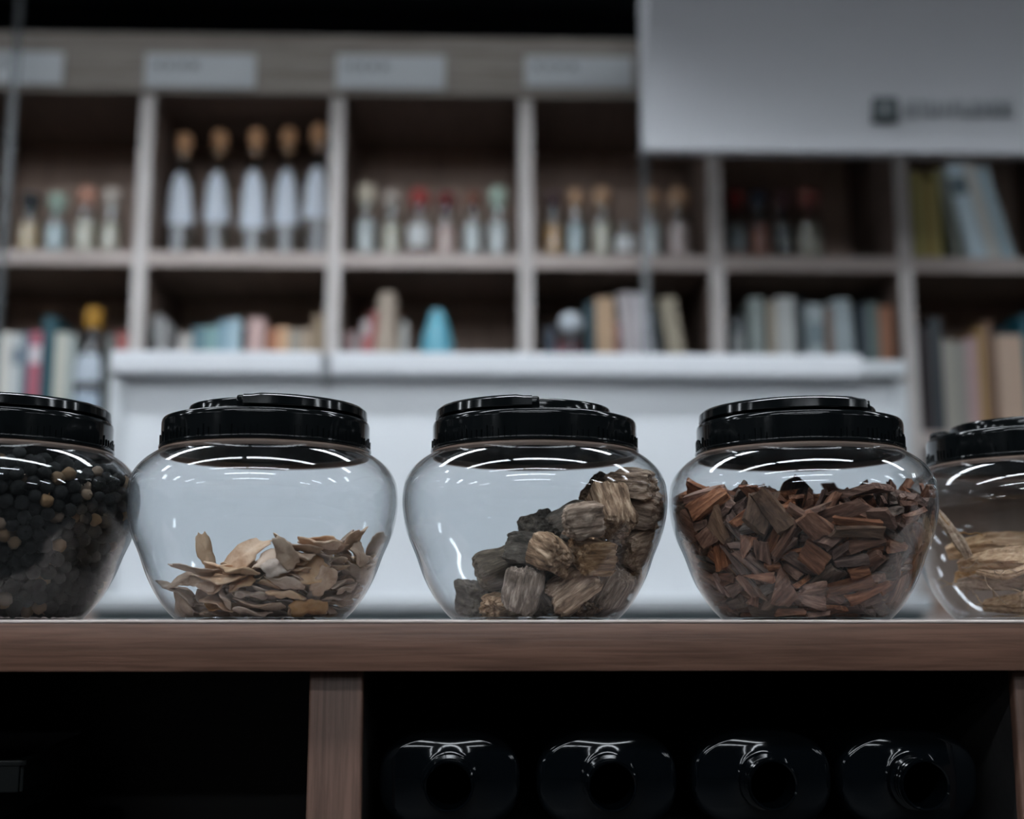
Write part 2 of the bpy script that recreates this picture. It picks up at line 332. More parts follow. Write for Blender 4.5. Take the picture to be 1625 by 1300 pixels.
def tri(c,x,y,z):
    w=0
    o=Vector((0,0,0))
    for a in (0,1):
        for b in (0,1):
            for d in (0,1):
                wt=((1+x)/2 if a else (1-x)/2)*((1+y)/2 if b else (1-y)/2)*((1+z)/2 if d else (1-z)/2)
                o+=c[a*4+b*2+d]*wt
    return o
def chunk_shape(seed,S=None):
    r=random.Random(seed); S=S or r.uniform(.019,.027); d=(S*r.uniform(.95,1.2),S*r.uniform(.7,1),S*r.uniform(.6,.95))
    c=[Vector(((a*2-1)*d[0]/2,(b*2-1)*d[1]/2,(e*2-1)*d[2]/2))+Vector([r.uniform(-.13,.13)*S for _ in range(3)]) for a in (0,1) for b in (0,1) for e in (0,1)]
    off=Vector((seed*1.7%50,seed*2.3%40,seed))
    def f(x,y,z):
        p=tri(c,x,y,z); q=1-.10*max(0,(abs(x)**8+abs(y)**8+abs(z)**8)-1)
        p=p*q
        # grain runs along x: grooves along the sides, torn ends
        g=noise.noise(Vector((p.x*60,p.y*420,p.z*420))+off)*.0011+noise.noise(p*150+off)*.0017
        n=Vector((0,y,z)) if abs(x)<.99 else Vector((x,0,0))
        if n.length: n.normalize()
        e=noise.noise(Vector((0,p.y*500,p.z*500))+off)*.0022 if abs(x)>.99 else 0
        return p+n*(g+e)
    vs,fs=grid_box((14,16,16),f)
    return mesh_from('root_chunk',vs,fs,False)
def chip_shape(seed,L=None):
    r=random.Random(seed); k=r.random()
    if k<.45: L=L or r.uniform(.016,.032); W=L*r.uniform(.22,.42); T=r.uniform(.002,.0045)
    elif k<.80: L=L or r.uniform(.011,.020); W=L*r.uniform(.55,.95); T=r.uniform(.0025,.0055)
    else: L=L or r.uniform(.008,.012); W=L*r.uniform(.5,.9); T=r.uniform(.0025,.005)
    c=[]; taper=(r.uniform(.25,1.15),r.uniform(.5,1.2)); skew=r.uniform(-.35,.35); tw=r.uniform(-.5,.5)
    for a in (0,1):
        cut=r.uniform(-.28,.28)
        for b in (0,1):
            for e in (0,1):
                y=(b*2-1)*W/2*taper[a]*(1+r.uniform(-.25,.25)); z=(e*2-1)*T/2*(1+r.uniform(-.6,.35)); an=tw*(a-.5)
                c.append(Vector(((a*2-1)*L/2*(1+r.uniform(-.10,.08))+cut*W*(b*2-1),y*math.cos(an)-z*math.sin(an)+skew*W*(a-.5),y*math.sin(an)+z*math.cos(an))))
    bend=r.uniform(-9,9); off=Vector((seed*1.3%50,seed*2.9%40,seed%97))
    def f(x,y,z):
        p=tri(c,x,y,z); p.z+=bend*p.x*p.x
        n=Vector((0,y,z)) if abs(x)<.99 else Vector((x,0,0))
        if n.length: n.normalize()
        return p+n*(noise.noise(Vector((p.x*70,p.y*350,p.z*350))+off)*.0008+(noise.noise(Vector((0,p.y*500,p.z*500))+off)*.0014 if abs(x)>.99 else 0))
    vs,fs=grid_box((6,4,2),f)
    return mesh_from('bark_chip',vs,fs,False)

D_SLICE=[0,-250,820,366,23,526,-847,-78, 1,-2471,514,440,51,-338,-931,127, 2,117,-4164,366,77,279,-957,17, 3,2708,-207,322,0,-882,472,4, 4,6,3119,328,537,9,14,-843, 5,3113,-1213,601,689,-78,159,-703,
6,1331,227,393,366,93,85,-922, 7,460,-3997,728,996,-48,47,-58, 8,717,3376,740,62,620,-775,-104, 9,-3295,-680,295,993,34,0,115, 10,1847,-2256,801,111,-119,-95,-982, 11,53,-121,578,560,14,193,-806,
12,2145,3150,298,15,910,414,-3, 13,3794,-130,819,970,-57,182,-148, 14,-2180,-1541,367,938,-105,-22,329, 15,2095,1877,421,177,460,-853,-172, 16,-1926,-2914,318,920,13,24,390, 17,955,-2180,417,187,28,-67,-980,
18,3199,-3634,631,380,95,-348,-852, 19,4445,364,1050,179,45,-982,27, 20,2755,-3124,580,372,912,102,139, 21,1577,-160,763,148,-528,-813,-195, 22,3671,-2016,766,37,-961,161,224, 23,-2854,-707,726,154,-961,-226,29,
24,3124,1952,395,882,64,57,464, 25,375,-987,502,119,-159,-967,-161, 26,4604,-1219,982,411,-57,154,-897, 27,271,-5038,1365,75,995,61,-17, 28,-1990,1231,536,52,917,362,-163, 29,2732,3100,874,117,990,-73,16,
30,4492,658,1510,446,97,-21,890, 31,-846,734,931,83,826,555,61, 32,671,-4259,1450,107,879,427,-184, 33,2207,1254,1107,1,189,-980,-54, 34,123,-891,1035,33,97,-113,988, 35,908,-3094,1632,510,-157,-5,-846,
36,892,2662,1197,441,13,181,879, 37,-299,-2877,419,87,-991,93,-44, 38,5324,-945,1483,825,21,-248,507, 39,1297,-749,1085,206,-453,-867,23, 40,2288,-3155,1440,847,-82,255,-459, 41,1497,3626,1168,126,768,603,-178,
42,1989,89,1399,138,-611,-778,39, 43,4243,-1660,1280,715,31,-109,690, 44,-1980,1158,1147,75,980,184,6, 45,271,4385,1228,236,-100,-94,-962, 46,-2695,-1829,908,991,103,34,-72, 47,5119,-2105,1746,814,-125,-180,537,
48,2035,-4767,1374,65,985,153,-40, 49,1828,-1116,1652,90,-993,64,42, 50,1292,-4468,1897,422,-128,50,-896, 51,2609,4247,891,125,141,659,728, 52,680,62,2169,922,-69,48,378, 53,1085,-1625,2104,320,4,-59,-946,
54,-2030,-3271,756,147,-604,-783,29, 55,-1193,-4607,1096,266,807,-377,-370, 56,3471,-1728,1834,572,131,119,801, 57,-1475,-3745,916,766,176,110,608, 58,2214,-5224,1945,56,284,-922,258, 59,3185,1584,1337,74,-201,-97,-972,
60,2960,527,1724,164,-772,613,30, 61,-139,-2882,1351,119,-892,-396,182, 62,4448,1565,1093,797,250,132,533, 63,4082,-4263,2088,792,-239,-481,-290, 64,5927,-1067,2421,372,621,681,108, 65,4744,-1705,2062,777,-82,-120,613,
66,1393,7,2413,966,-26,143,214, 67,3662,-3651,1601,886,-258,-349,-163, 68,-974,-2945,1195,675,-163,37,-718, 69,3091,2507,1466,973,-221,34,64, 70,687,-3325,2197,448,-151,41,880, 71,-2292,-2799,1301,143,-438,826,-324,
72,1732,-706,2705,193,-484,-851,64, 73,4422,562,1950,0,-411,904,118, 74,2890,4107,1545,115,-927,352,-60, 75,-443,-3452,2086,884,-90,-191,416, 76,2862,-2550,1883,73,978,-80,-176, 77,6283,537,2986,638,-279,-391,601,
78,2293,3512,1817,99,-472,868,117, 79,-2516,-1149,1340,887,51,78,452, 80,2923,-2923,2301,14,990,-89,-108, 81,1219,4355,1634,644,-153,72,-746, 82,2171,-3747,1979,255,610,-721,-208, 83,-1586,631,1608,900,222,-3,375,
84,3832,237,2301,118,-732,670,-34, 85,1306,3192,1970,438,-12,-56,897, 86,-1168,56,1826,124,-976,-136,117, 87,3242,-3708,2752,26,-170,-984,53, 88,2814,-4170,2178,27,790,594,-150, 89,5491,670,2140,194,-734,452,-468,
90,2211,-4233,3187,50,-950,309,-10, 91,5423,-808,2750,965,8,-249,-75, 92,-1231,-1148,1636,97,-27,-930,-353, 93,2473,-4771,2647,20,-120,-992,40, 94,1071,3136,2349,453,75,2,-888, 95,1962,1489,2321,64,946,310,-69,
96,3560,-2136,2533,888,-178,67,-419, 97,3971,-831,2517,978,32,-117,-171, 98,2211,-6057,3520,526,719,414,-189, 99,-1318,-1763,1788,879,142,224,-396, 100,3317,353,2657,147,586,797,22, 101,2918,2877,2194,934,-66,188,-296,
102,2041,-1994,2993,513,63,100,850, 103,-1045,-1509,2308,588,206,-138,770, 104,605,-3196,2709,6,966,-256,36, 105,3890,-2794,2933,114,-226,-963,94, 106,-1277,-2456,2340,495,384,18,-779, 107,3065,872,2954,81,965,229,95,
108,-223,-5144,1959,269,-919,216,-193, 109,4508,2209,1959,448,-128,-126,-876, 110,-100,-2072,2954,17,-585,-752,304, 111,5335,-2476,2746,285,605,-741,58, 112,4608,3132,2201,40,521,844,120, 113,-2692,-1159,1819,29,-788,-613,-50,
114,5585,785,3068,170,-884,293,-322, 115,4694,-882,3186,125,-526,-826,157, 116,-4326,-1790,966,480,714,-236,-452, 117,1882,884,3126,151,768,-620,50, 118,3422,3245,2475,84,730,-667,-121, 119,1675,-5765,2763,799,545,-10,252,
120,3109,314,3418,591,92,-80,797, 121,1441,-4965,3304,250,96,308,-913, 122,4494,2423,2592,7,666,746,0, 123,5788,-2525,3665,634,489,335,496, 124,-4115,-2996,1655,18,-938,283,201, 125,2828,-5257,3425,101,63,-990,-76,
126,-2871,2957,324,2,-862,-507,8, 127,4153,2683,2995,943,-39,-5,-330, 128,2825,-1227,2937,899,-285,206,-260, 129,-2073,-3661,1961,772,280,-6,-570, 130,-3235,-3523,2268,268,119,249,-923, 131,561,4419,2408,603,-20,-348,-718,
132,-3185,-1596,2120,74,-994,52,-69, 133,2915,-3697,3449,469,162,122,859, 134,6443,609,4238,211,-685,600,-355, 135,-1259,-5319,2114,112,-992,51,-3, 136,4688,3276,3216,134,971,-188,-62, 137,4896,-968,3551,687,110,174,697,
138,3603,-849,3362,115,-764,-614,-161, 139,2531,-4842,3906,976,-91,157,-121, 140,5378,-2293,4420,292,594,722,201, 141,5940,-815,3439,28,-688,-725,-24, 142,4336,-3069,3327,87,-213,-970,78, 143,3781,4868,2883,259,-171,-473,825,
144,-328,-5526,2581,28,976,-211,-34, 145,-2516,-4678,1987,259,-870,413,74, 146,4527,400,3847,47,-741,-609,278, 147,4063,-3853,4162,70,-279,-938,191, 148,4601,-1923,4284,315,329,-146,-878, 149,3442,2941,3380,282,-216,933,-56,
150,5485,2195,3051,66,-639,732,-227, 151,1280,2173,2519,311,-683,-647,-136, 152,2568,-914,3572,781,100,-10,-616, 153,3897,-3919,3490,284,-283,-881,250, 154,-2856,-4783,2607,985,-83,83,-125, 155,-881,-3738,2733,885,-267,15,-382,
156,5261,2299,3624,529,15,21,-848, 157,3727,-4734,4061,61,-153,-980,113, 158,110,-964,3049,892,-71,-21,-445, 159,5246,275,3958,127,-750,-570,312, 160,3218,-1821,4073,212,-876,427,-75, 161,-3514,1326,917,465,209,-320,-799,
162,153,1346,2063,212,247,-924,-201, 163,2333,1800,3342,513,-362,-44,777, 164,-1453,-4291,2738,965,-236,95,57]
D_CHUNK=[0,2012,-430,1218,656,-605,263,-366, 1,-233,-1854,1436,282,-441,-556,-646, 2,1876,-3558,1678,325,81,942,20, 3,4078,629,1017,154,882,-428,125, 4,2616,2481,932,235,-10,7,-972, 5,5204,-396,2764,656,191,236,-691,
6,1203,178,2845,131,466,873,-61, 7,4133,-2283,1836,839,-74,-467,-271, 8,4171,2595,2770,87,662,-710,-223, 9,-139,1618,1248,844,533,49,46, 10,3059,-4746,3493,135,-178,814,-537, 11,-323,-2626,3884,96,-84,-991,31,
12,5335,2343,3875,211,-622,-746,106, 13,5529,-1556,4215,803,-489,-297,164, 14,-765,-3953,1645,630,89,772,17, 15,5768,1165,5606,46,-42,971,-232, 16,-3167,1219,1178,37,-856,515,38, 17,653,-5290,3477,220,512,561,612,
18,2338,-1877,3330,25,-134,614,-777, 19,5850,-1486,6344,167,98,-120,974, 20,4089,-4071,5834,107,621,308,713, 21,-2009,-298,2948,925,303,-103,203, 22,5519,-2796,7702,50,-247,-958,-139, 23,1353,4305,2430,703,441,491,265,
24,3966,505,7313,225,-774,-535,252, 25,3135,147,4596,191,490,-681,510, 26,2025,-2337,5458,1,-248,-92,964, 27,-1903,-654,807,735,-549,-278,285, 28,2418,-6157,5323,123,-27,812,-569, 29,-1375,4246,2381,497,505,-206,-675,
30,442,2369,3695,922,-185,-284,-188, 31,318,25,5066,101,709,687,124, 32,2637,4367,4402,867,214,175,414]
D_CHIP=[333,-3193,-6289,5865,194,-379,-594,-682, 615,-6244,-3661,6569,708,483,-442,-266, 776,-1144,-6824,5005,311,-209,-508,-776, 756,-1090,-6301,3287,792,-506,235,248, 539,-2333,-4979,1459,93,521,696,-486, 708,-3799,-5642,5861,472,-383,644,464,
688,1271,-6752,4621,75,39,-499,-862, 491,1100,-5524,1850,509,856,-14,92, 816,592,-6286,5768,753,-561,47,-339, 971,1878,-4888,7002,44,-960,267,-68, 563,-5677,-4266,5005,501,72,-832,225, 977,1737,-6257,4057,97,30,575,-812,
520,2284,-5122,1478,24,177,-415,-892, 847,1983,-5723,5503,502,838,-118,-181, 385,1277,-6698,5093,887,-448,-25,108, 501,965,-6227,3098,6,72,-478,-875, 773,-110,-5604,2319,185,520,807,-207, 389,-7033,-1534,5399,719,-365,491,-330,
210,4256,-3850,1703,360,-493,160,776, 765,3402,-4304,2808,534,727,-399,-163, 885,-2566,-6158,4273,517,15,743,424, 306,-867,-5095,1104,934,-328,132,58, 317,-4053,-4022,1801,832,-280,438,193, 591,-5522,-3386,3546,269,744,278,-545,
575,-3693,-5524,3661,225,679,442,-541, 73,-2672,-3215,498,157,184,666,706, 839,4461,-4885,4506,324,345,-879,66, 750,-952,-5519,1685,953,-277,-67,-105, 627,5180,-4666,4685,520,115,-575,-621, 592,-6161,-3069,4599,594,-499,158,-611,
681,133,-6380,4412,760,572,-162,262, 595,-5962,-2711,6932,760,-458,160,-433, 652,-4425,-4891,4049,570,588,-477,320, 832,-2022,-5302,2724,298,-152,-920,-204, 837,-1242,-5591,2782,850,-446,126,249, 856,5182,-3662,6699,117,852,-455,-233,
919,3712,-5585,3962,104,-346,821,-442, 757,1442,-5978,2581,70,102,-546,-829, 686,4928,-5153,5641,320,241,-260,-878, 183,-4526,-2519,981,242,-508,-701,437, 716,-4036,-4316,3004,112,313,-324,886, 737,-4937,-4128,3287,752,-482,435,113,
449,-1861,-4128,409,710,-669,164,-147, 727,-3669,-4842,2321,562,766,-265,-167, 779,1746,-5251,2853,343,-122,254,896, 747,-3145,-4484,3020,39,287,-353,890, 739,224,1645,7359,540,632,-507,228, 483,6177,-3878,5898,709,-126,-636,-277,
840,-4774,-4499,4994,377,-228,-726,-528, 157,177,-4196,556,852,-154,-4,-500, 122,1238,-4106,602,123,948,-286,67, 691,-4686,-3737,6108,450,-755,378,-290, 749,-5583,-1489,6992,230,-134,-928,261, 960,-1284,-6437,5307,269,929,191,-166,
711,4755,-4341,6035,627,35,-88,-773, 795,276,-6614,3683,229,224,738,-594, 889,-3051,-5547,4229,590,-124,592,534, 92,-5330,-1166,1327,796,-266,254,-481, 440,2379,-4636,1073,505,832,-12,232, 39,3623,-3015,513,227,815,528,76,
285,-5136,-3095,2281,292,-321,-798,417, 865,-128,-4789,5437,27,559,202,-804, 345,-4638,-3194,1720,198,-541,-615,538, 594,6601,-2097,6670,152,-582,-413,684, 762,-764,970,6944,371,691,-340,519, 791,-5541,-3795,6010,338,-764,397,-380,
116,-6528,95,3707,96,-826,-191,522, 892,-3305,-4820,6322,354,270,-830,335, 196,-5252,-2378,1998,859,-107,467,183, 806,-4263,-4566,5660,656,-672,-343,-20, 263,-5735,-1775,2858,398,239,120,877, 864,-985,-2628,6499,155,617,-771,28,
870,-2514,-5762,3760,866,-277,-263,-322, 200,-5872,-1272,2409,298,-358,-871,152, 83,-2770,-3867,1219,555,732,-307,248, 761,5130,-3663,3120,509,322,771,-206, 933,3409,-5496,4752,874,103,279,-383, 941,-575,-2461,5753,564,256,784,51,
84,-479,-4278,304,267,4,-18,964, 873,4094,-3706,6468,410,-482,487,-602, 888,3049,-4941,2767,658,613,-274,-341, 907,2511,-3797,6328,280,812,-455,-236, 683,-3129,-4487,1693,325,-262,-429,801, 896,-2327,-3007,6956,32,-769,582,263,
947,-1555,-5592,5620,138,-952,216,-169, 64,-4817,-1172,816,292,764,-519,-249, 434,-4971,-2642,2887,69,940,18,-334, 647,-84,-4973,1627,724,673,90,-120, 736,2406,-4993,2235,945,141,-81,283, 291,-6448,-3055,5291,109,-811,565,-102,
778,-4260,-3088,6614,58,-606,698,-377, 968,3399,-4618,5855,63,-695,711,-86, 936,-3355,-5341,4712,259,868,-167,389, 829,-1347,-5196,2100,149,894,326,267, 877,-3042,-5089,2908,915,-318,-153,197, 323,5256,-3191,2737,713,-447,-501,-201,
697,5793,-573,7207,33,469,-115,-875, 893,-4180,-5040,4982,142,98,320,-932, 898,3751,-3984,3589,268,289,692,605, 980,-277,-3422,5506,882,-202,-401,-146, 410,-3639,-3431,1338,377,486,485,-621, 457,3923,-3321,2046,366,199,104,-903,
620,6364,-3034,4848,408,755,336,388, 700,-1927,-1156,7215,10,-561,-821,-105, 802,-4205,-4393,4028,184,45,-40,981, 851,2701,-5196,3028,851,-142,-309,-401, 560,-7216,-283,6964,723,-14,18,-690, 16,1263,-3217,303,985,-21,18,-170,
269,-510,-4474,1247,779,-626,40,-14, 453,-5057,-1822,2977,973,8,227,-44, 22,2627,-3196,428,51,497,-866,-25, 458,-6924,-580,5963,834,-275,479,7, 676,5560,511,7167,247,-585,534,559, 911,-1670,-5685,3608,287,935,-207,32,
529,5760,-3427,3987,266,369,-412,-790, 783,4451,-1421,6335,259,640,426,585, 805,4494,-4247,6445,729,-163,-38,664, 922,-786,-5162,3274,888,-323,44,-324, 265,-7213,482,5747,625,-244,-722,169, 690,4151,-3915,2738,158,342,923,77,
742,-4986,-3305,4822,627,182,571,-497, 991,2551,-5737,3816,43,24,466,-884, 564,-5989,-2045,4000,154,93,757,-628, 582,6200,-3187,5712,296,195,-643,-679, 876,3850,-2992,6241,616,441,498,422, 904,142,-2308,6617,583,667,-295,-358,
274,-5582,-195,3155,92,925,330,-163, 862,-738,-6068,4218,154,-41,-477,-864, 906,1282,-5921,5273,233,0,-863,449, 201,4397,-2328,1660,605,586,-147,520, 255,-5818,-1066,3420,766,434,458,-121, 530,6114,-2634,3854,519,302,783,-162,
777,4783,-4627,5523,360,-28,397,-844, 787,-1784,-4690,2380,97,398,-848,-335, 799,2201,-4946,5009,530,-545,-148,-632, 932,-2353,-5430,4265,94,522,726,-438, 958,-1162,-5625,4625,733,-636,-86,-226, 62,-3811,-650,331,973,-13,15,228,
82,5232,-1955,1409,880,-195,-411,134, 125,-5529,-55,2650,176,340,-921,66, 249,5164,-2646,2155,264,827,-167,467, 322,924,-3971,941,69,-15,178,981, 537,6506,-2949,6438,136,-426,541,-712, 915,1966,-4256,5865,274,-392,-846,-236,
819,2993,-422,6968,292,-60,-529,795, 100,-5291,412,1729,519,-308,167,-780, 207,-5629,-683,2140,29,-666,-638,-385, 221,-6939,-544,4871,571,-14,-209,794, 397,-4062,-2661,1631,776,481,-3,-408, 553,-4528,-3328,2778,388,174,-876,-227,
894,-2335,-3494,5773,373,31,742,557, 942,3143,-4757,4634,865,-52,341,-365, 76,-5746,1301,2299,244,-474,456,-713, 699,-3651,-3402,2305,662,-216,309,-648, 815,4622,-4013,3217,365,177,617,674, 2,-2943,-2545,254,976,-69,27,-207,
23,3414,-979,353,581,113,-28,-806, 40,-3602,-2181,552,230,53,141,962, 91,-1743,-3007,1318,857,138,68,-491, 476,7177,-1484,5918,743,-253,-593,180, 642,5558,-1935,6464,534,542,-618,198, 808,699,-5184,2345,434,401,806,-41,
882,989,-5203,4876,697,383,-154,586, 908,2778,-5183,3684,151,974,106,129, 297,-5692,-245,3731,159,-313,508,-786, 433,6651,-682,7033,561,660,375,332, 945,-1730,-4131,5677,153,160,-77,-972, 296,6964,-1424,6281,2,-692,112,713,
377,3663,-3277,1579,82,-85,942,314, 658,5714,-3661,5081,242,-548,527,-602, 890,4634,-3904,4630,802,66,-508,-308, 962,237,-5414,3832,685,-680,217,148, 990,-1962,-5158,4272,868,-224,346,277, 17,-4338,239,494,403,-65,77,-910,
50,4432,-57,421,720,88,-118,-678, 135,3300,-2815,975,977,-201,-59,41, 173,-6002,1742,3049,794,321,395,331, 709,-4366,-3282,3417,908,196,312,197, 902,-2600,1581,7104,610,-434,-572,-334, 610,3489,4279,7440,506,-541,671,17,
625,-6560,-278,6809,460,-598,640,-147, 741,-1702,-4220,1942,190,-199,392,-878, 745,-4051,-3377,3881,505,659,106,-548, 849,-2855,-5473,5684,556,744,-354,-109, 71,3830,-1967,995,578,-805,-114,75, 663,-5712,-1965,5998,144,-584,784,154,
684,2274,-4492,1755,989,112,-90,-34, 850,3362,-2180,6453,580,-61,-801,136, 858,2851,-2778,6512,448,291,290,794, 935,-3921,-4528,4704,557,444,311,629, 198,-3086,-2852,1044,44,-682,-730,-12, 630,4334,2286,7370,510,671,-499,-202,
772,-4008,-1558,6999,936,-65,157,-308, 997,1371,-5155,3858,305,-770,-549,116, 6,-277,-1675,524,863,101,-12,-494, 27,4963,34,930,317,-699,499,-402, 109,-6570,1034,3913,49,-571,219,-790, 134,-745,-3449,536,379,-167,-804,-426,
463,1177,-3632,1771,188,-756,627,20, 507,-3558,-2209,2574,199,184,-835,478, 558,5496,-2834,4173,199,460,29,-865, 614,-5024,-2037,5582,734,349,-90,576, 619,-4694,778,6971,222,-42,927,-298, 823,2627,-879,6443,52,-279,-429,858,
30,-1813,-1539,675,840,-53,109,-529, 49,-6541,2157,4493,710,418,480,301, 52,-2223,-3328,1001,61,-815,576,-3, 161,5814,-2120,3225,32,484,-779,-398, 308,-6556,-2041,5630,275,541,168,777, 417,-4402,-2917,1995,324,-148,-863,357,
704,-5276,-2580,3958,905,79,353,223, 731,-5413,-2304,6763,97,344,452,818, 743,-601,2540,7032,407,-63,-911,25, 811,-851,-4135,1946,179,861,441,180, 842,5145,-3544,5650,184,242,-521,-798, 843,-327,-345,5906,19,-567,-383,729,
852,-1536,-1674,6637,498,-538,503,-457, 931,1526,-5444,4172,12,-521,850,79, 15,-2725,-1277,305,41,193,-980,7, 41,1524,-2060,351,938,55,-14,-343, 46,-3068,-1506,763,850,-45,45,-523, 70,-4844,967,1086,742,147,123,642,
89,-4313,-33,815,80,80,-993,-33, 248,-6926,1297,5397,306,615,267,676, 637,4278,270,6907,191,-392,-233,869, 834,-2541,-3346,2657,613,541,-502,-281, 940,3678,-3862,4792,436,-142,-653,603, 946,-2704,-4064,6185,911,-103,164,-365,
989,-3000,-4448,3895,154,-356,-152,-909, 999,2414,-5512,4293,370,-877,-223,-211, 25,-1575,-2054,1036,56,-905,403,123, 47,3422,-1444,735,103,-185,975,62, 90,5965,-755,3210,295,-475,827,63, 234,3490,-2195,1871,882,116,-135,435,
254,5817,-1506,3178,17,774,532,341, 267,6624,-1120,4136,218,833,93,501, 313,-6016,2613,6577,153,-913,151,348, 343,-5763,-739,4195,506,-42,-803,-311, 370,-3627,666,3459,223,-387,-861,-244, 386,-3503,-804,2502,394,-408,-710,417,
409,-3858,-1244,2547,288,496,612,545, 424,-4815,-1246,4703,772,517,268,253, 498,6417,-2146,4175,359,-598,-6,717, 556,5568,-2034,4223,117,374,280,-876, 603,6324,-2009,5711,262,653,-641,307, 752,-3899,-3779,4288,929,-231,225,184,
755,-4895,-2268,4721,5,-671,584,456, 760,-4251,-3446,4872,331,126,-917,-182, 794,1764,-551,6966,242,-798,501,-233, 848,-2864,-2527,4978,44,95,-342,934, 891,-928,-2807,2986,57,437,-846,-298, 899,4331,-3078,5503,516,397,-577,-493,
918,393,-4278,3071,386,-898,29,-207, 926,575,-1095,6588,957,-289,-21,26, 934,-383,-4748,2438,388,872,-255,155, 939,-221,-4308,4014,756,406,-437,-268, 949,3032,-4599,3544,80,201,-74,-974, 959,-1541,-4718,5052,289,931,-150,-168,
972,-865,-5028,5618,223,-3,-587,778, 988,1448,-3600,4651,342,-266,-796,-422, 995,724,-3040,5844,150,373,216,-890, 996,-1370,-4803,3995,323,863,218,-323, 0,-2179,3762,883,905,196,-27,377, 1,2053,-636,325,52,-945,-313,74,
3,-3044,1033,453,45,-516,854,50, 4,72,4471,528,179,-40,983,-9, 5,-1478,180,269,856,-2,-8,-517, 7,2709,4255,889,792,374,-61,-479, 8,3257,400,341,682,-703,138,-147, 9,-199,6153,2912,320,-217,-786,-482,
10,1681,3513,500,174,-598,-779,-70, 11,-2147,2101,647,311,61,175,932, 12,3996,9,1442,10,861,-509,-17, 13,976,-579,642,60,-115,924,-360, 14,-1789,3001,426,3,396,917,57, 18,1775,656,270,961,-44,-15,-273,
19,1152,3193,1175,324,387,-35,-862, 20,4653,2501,1312,481,247,580,-609, 21,-1707,4049,464,994,-30,87,-51, 24,2662,1040,266,13,211,977,10, 26,-2519,923,1058,165,-249,-954,38, 28,424,4555,1697,405,144,-488,-759,
29,2448,-328,1091,599,343,-84,719, 31,632,65,358,921,106,46,373, 32,-750,-1969,874,715,-558,248,-340, 33,3111,1877,356,480,-12,18,877, 34,-4570,3182,1602,309,-305,440,-786, 35,-2109,1949,1425,324,132,-34,936,
36,-2246,5402,2154,870,452,87,176, 37,2730,1409,537,53,488,826,-277, 38,-870,168,823,94,769,633,-14, 42,1434,4632,1428,125,447,-762,-451, 43,-4930,3098,2880,365,-136,434,-812, 44,-544,5715,1595,434,-736,451,258,
45,-4040,2938,923,578,-129,543,-595, 48,2637,2741,360,30,-358,932,47, 51,820,5750,1826,16,-61,-423,904, 53,334,385,865,109,-918,-363,119, 54,2751,4917,2125,467,-742,480,37, 55,-90,-1584,1058,141,-979,148,0,
56,5806,-88,1835,151,-791,388,-448, 57,-2729,4456,1349,126,-628,728,243, 60,441,3621,1688,227,353,280,-863, 61,4738,2067,1291,559,614,-204,519, 63,6246,1570,3201,761,-56,-598,247, 66,-1470,5056,1027,152,-67,447,-879,
67,2414,4099,1589,154,-581,-757,-257, 68,-1103,4290,1352,965,170,162,-120, 69,-3596,2765,426,190,-800,-568,24, 72,4358,-1224,1785,137,-74,980,126, 74,4122,1218,930,97,932,175,301, 75,866,4134,715,379,-752,-534,70,
78,4468,1217,836,935,-93,-280,197, 80,-3261,3494,1714,392,522,216,-726, 81,-2832,4789,2688,117,-740,-508,-426, 85,2521,1644,1272,640,13,654,-402, 86,4208,3729,1588,8,861,244,447, 87,-832,4512,802,513,8,81,-855,
93,3865,362,906,998,20,-54,1, 94,-3485,4483,2201,800,81,-570,170, 96,4289,3092,1187,93,-869,-203,-442, 97,-1842,3343,1330,524,-838,-61,142, 98,530,5575,2947,643,463,462,-397, 99,4218,1891,1341,43,865,131,483,
101,-4433,1837,1905,461,-826,-240,216, 102,-349,5371,1920,270,-292,-824,-403, 103,-3318,5179,3903,499,-133,627,-583, 104,3414,2844,856,563,424,66,706, 107,4873,-166,2762,89,-913,-265,-298, 108,6227,2920,5162,229,855,-369,283,
110,-3746,910,664,120,498,843,165, 112,3360,3192,1875,325,-922,135,-160, 113,5122,-310,1598,303,-857,325,-260, 114,589,5017,2501,226,80,619,-748, 117,-4123,2485,1395,50,-718,546,429, 120,-1154,5064,1869,880,307,319,-171,
121,1570,6268,3477,202,-127,805,543, 123,5525,1113,2507,332,-778,239,-477, 124,293,4403,2390,211,-107,968,-83, 126,2382,4838,2686,425,-325,-821,199, 127,-4318,1453,1232,68,981,-124,-135, 128,-2956,4352,3249,284,-158,529,-784,
129,3022,1895,934,606,447,-436,-493, 130,1209,3133,2017,275,-901,-227,-246, 131,-3445,2132,1541,596,460,-452,-479, 132,6428,1093,3871,601,-613,-504,92, 136,3836,4208,2173,350,-728,589,-20, 137,5056,381,2334,777,301,-256,-490,
139,-4442,-896,1149,289,-801,524,-2, 140,-4127,4613,2990,620,32,623,-476, 141,1617,-2761,649,137,82,758,633, 142,-4733,2170,1860,740,160,445,-478, 143,380,5012,3659,310,151,512,-787, 145,-5790,2424,4142,730,382,195,532,
146,-4325,918,1852,767,336,298,-459, 147,4635,4284,3223,531,-260,738,325, 149,-3748,2760,2413,13,-982,-179,54, 152,-1675,5287,2897,534,316,-400,675, 153,-2824,3953,2841,839,462,169,231, 155,-6303,1170,5024,410,-394,359,-740,
158,-3779,86,1433,36,23,823,566, 159,2918,6184,4907,786,602,31,-136, 162,1619,5639,2164,5,246,679,691, 163,-2784,1938,2581,921,39,188,-340, 164,-1358,5130,3620,383,-835,353,176, 165,3495,5137,4071,61,301,253,918,
166,366,-3232,833,403,-914,-46,6, 167,-897,3636,2229,846,347,-157,372, 169,5720,2417,3616,434,532,535,492, 172,5656,3868,5657,70,340,601,-720, 174,-4081,-520,1617,228,-144,-961,59, 175,2541,-1663,1677,103,183,967,142,
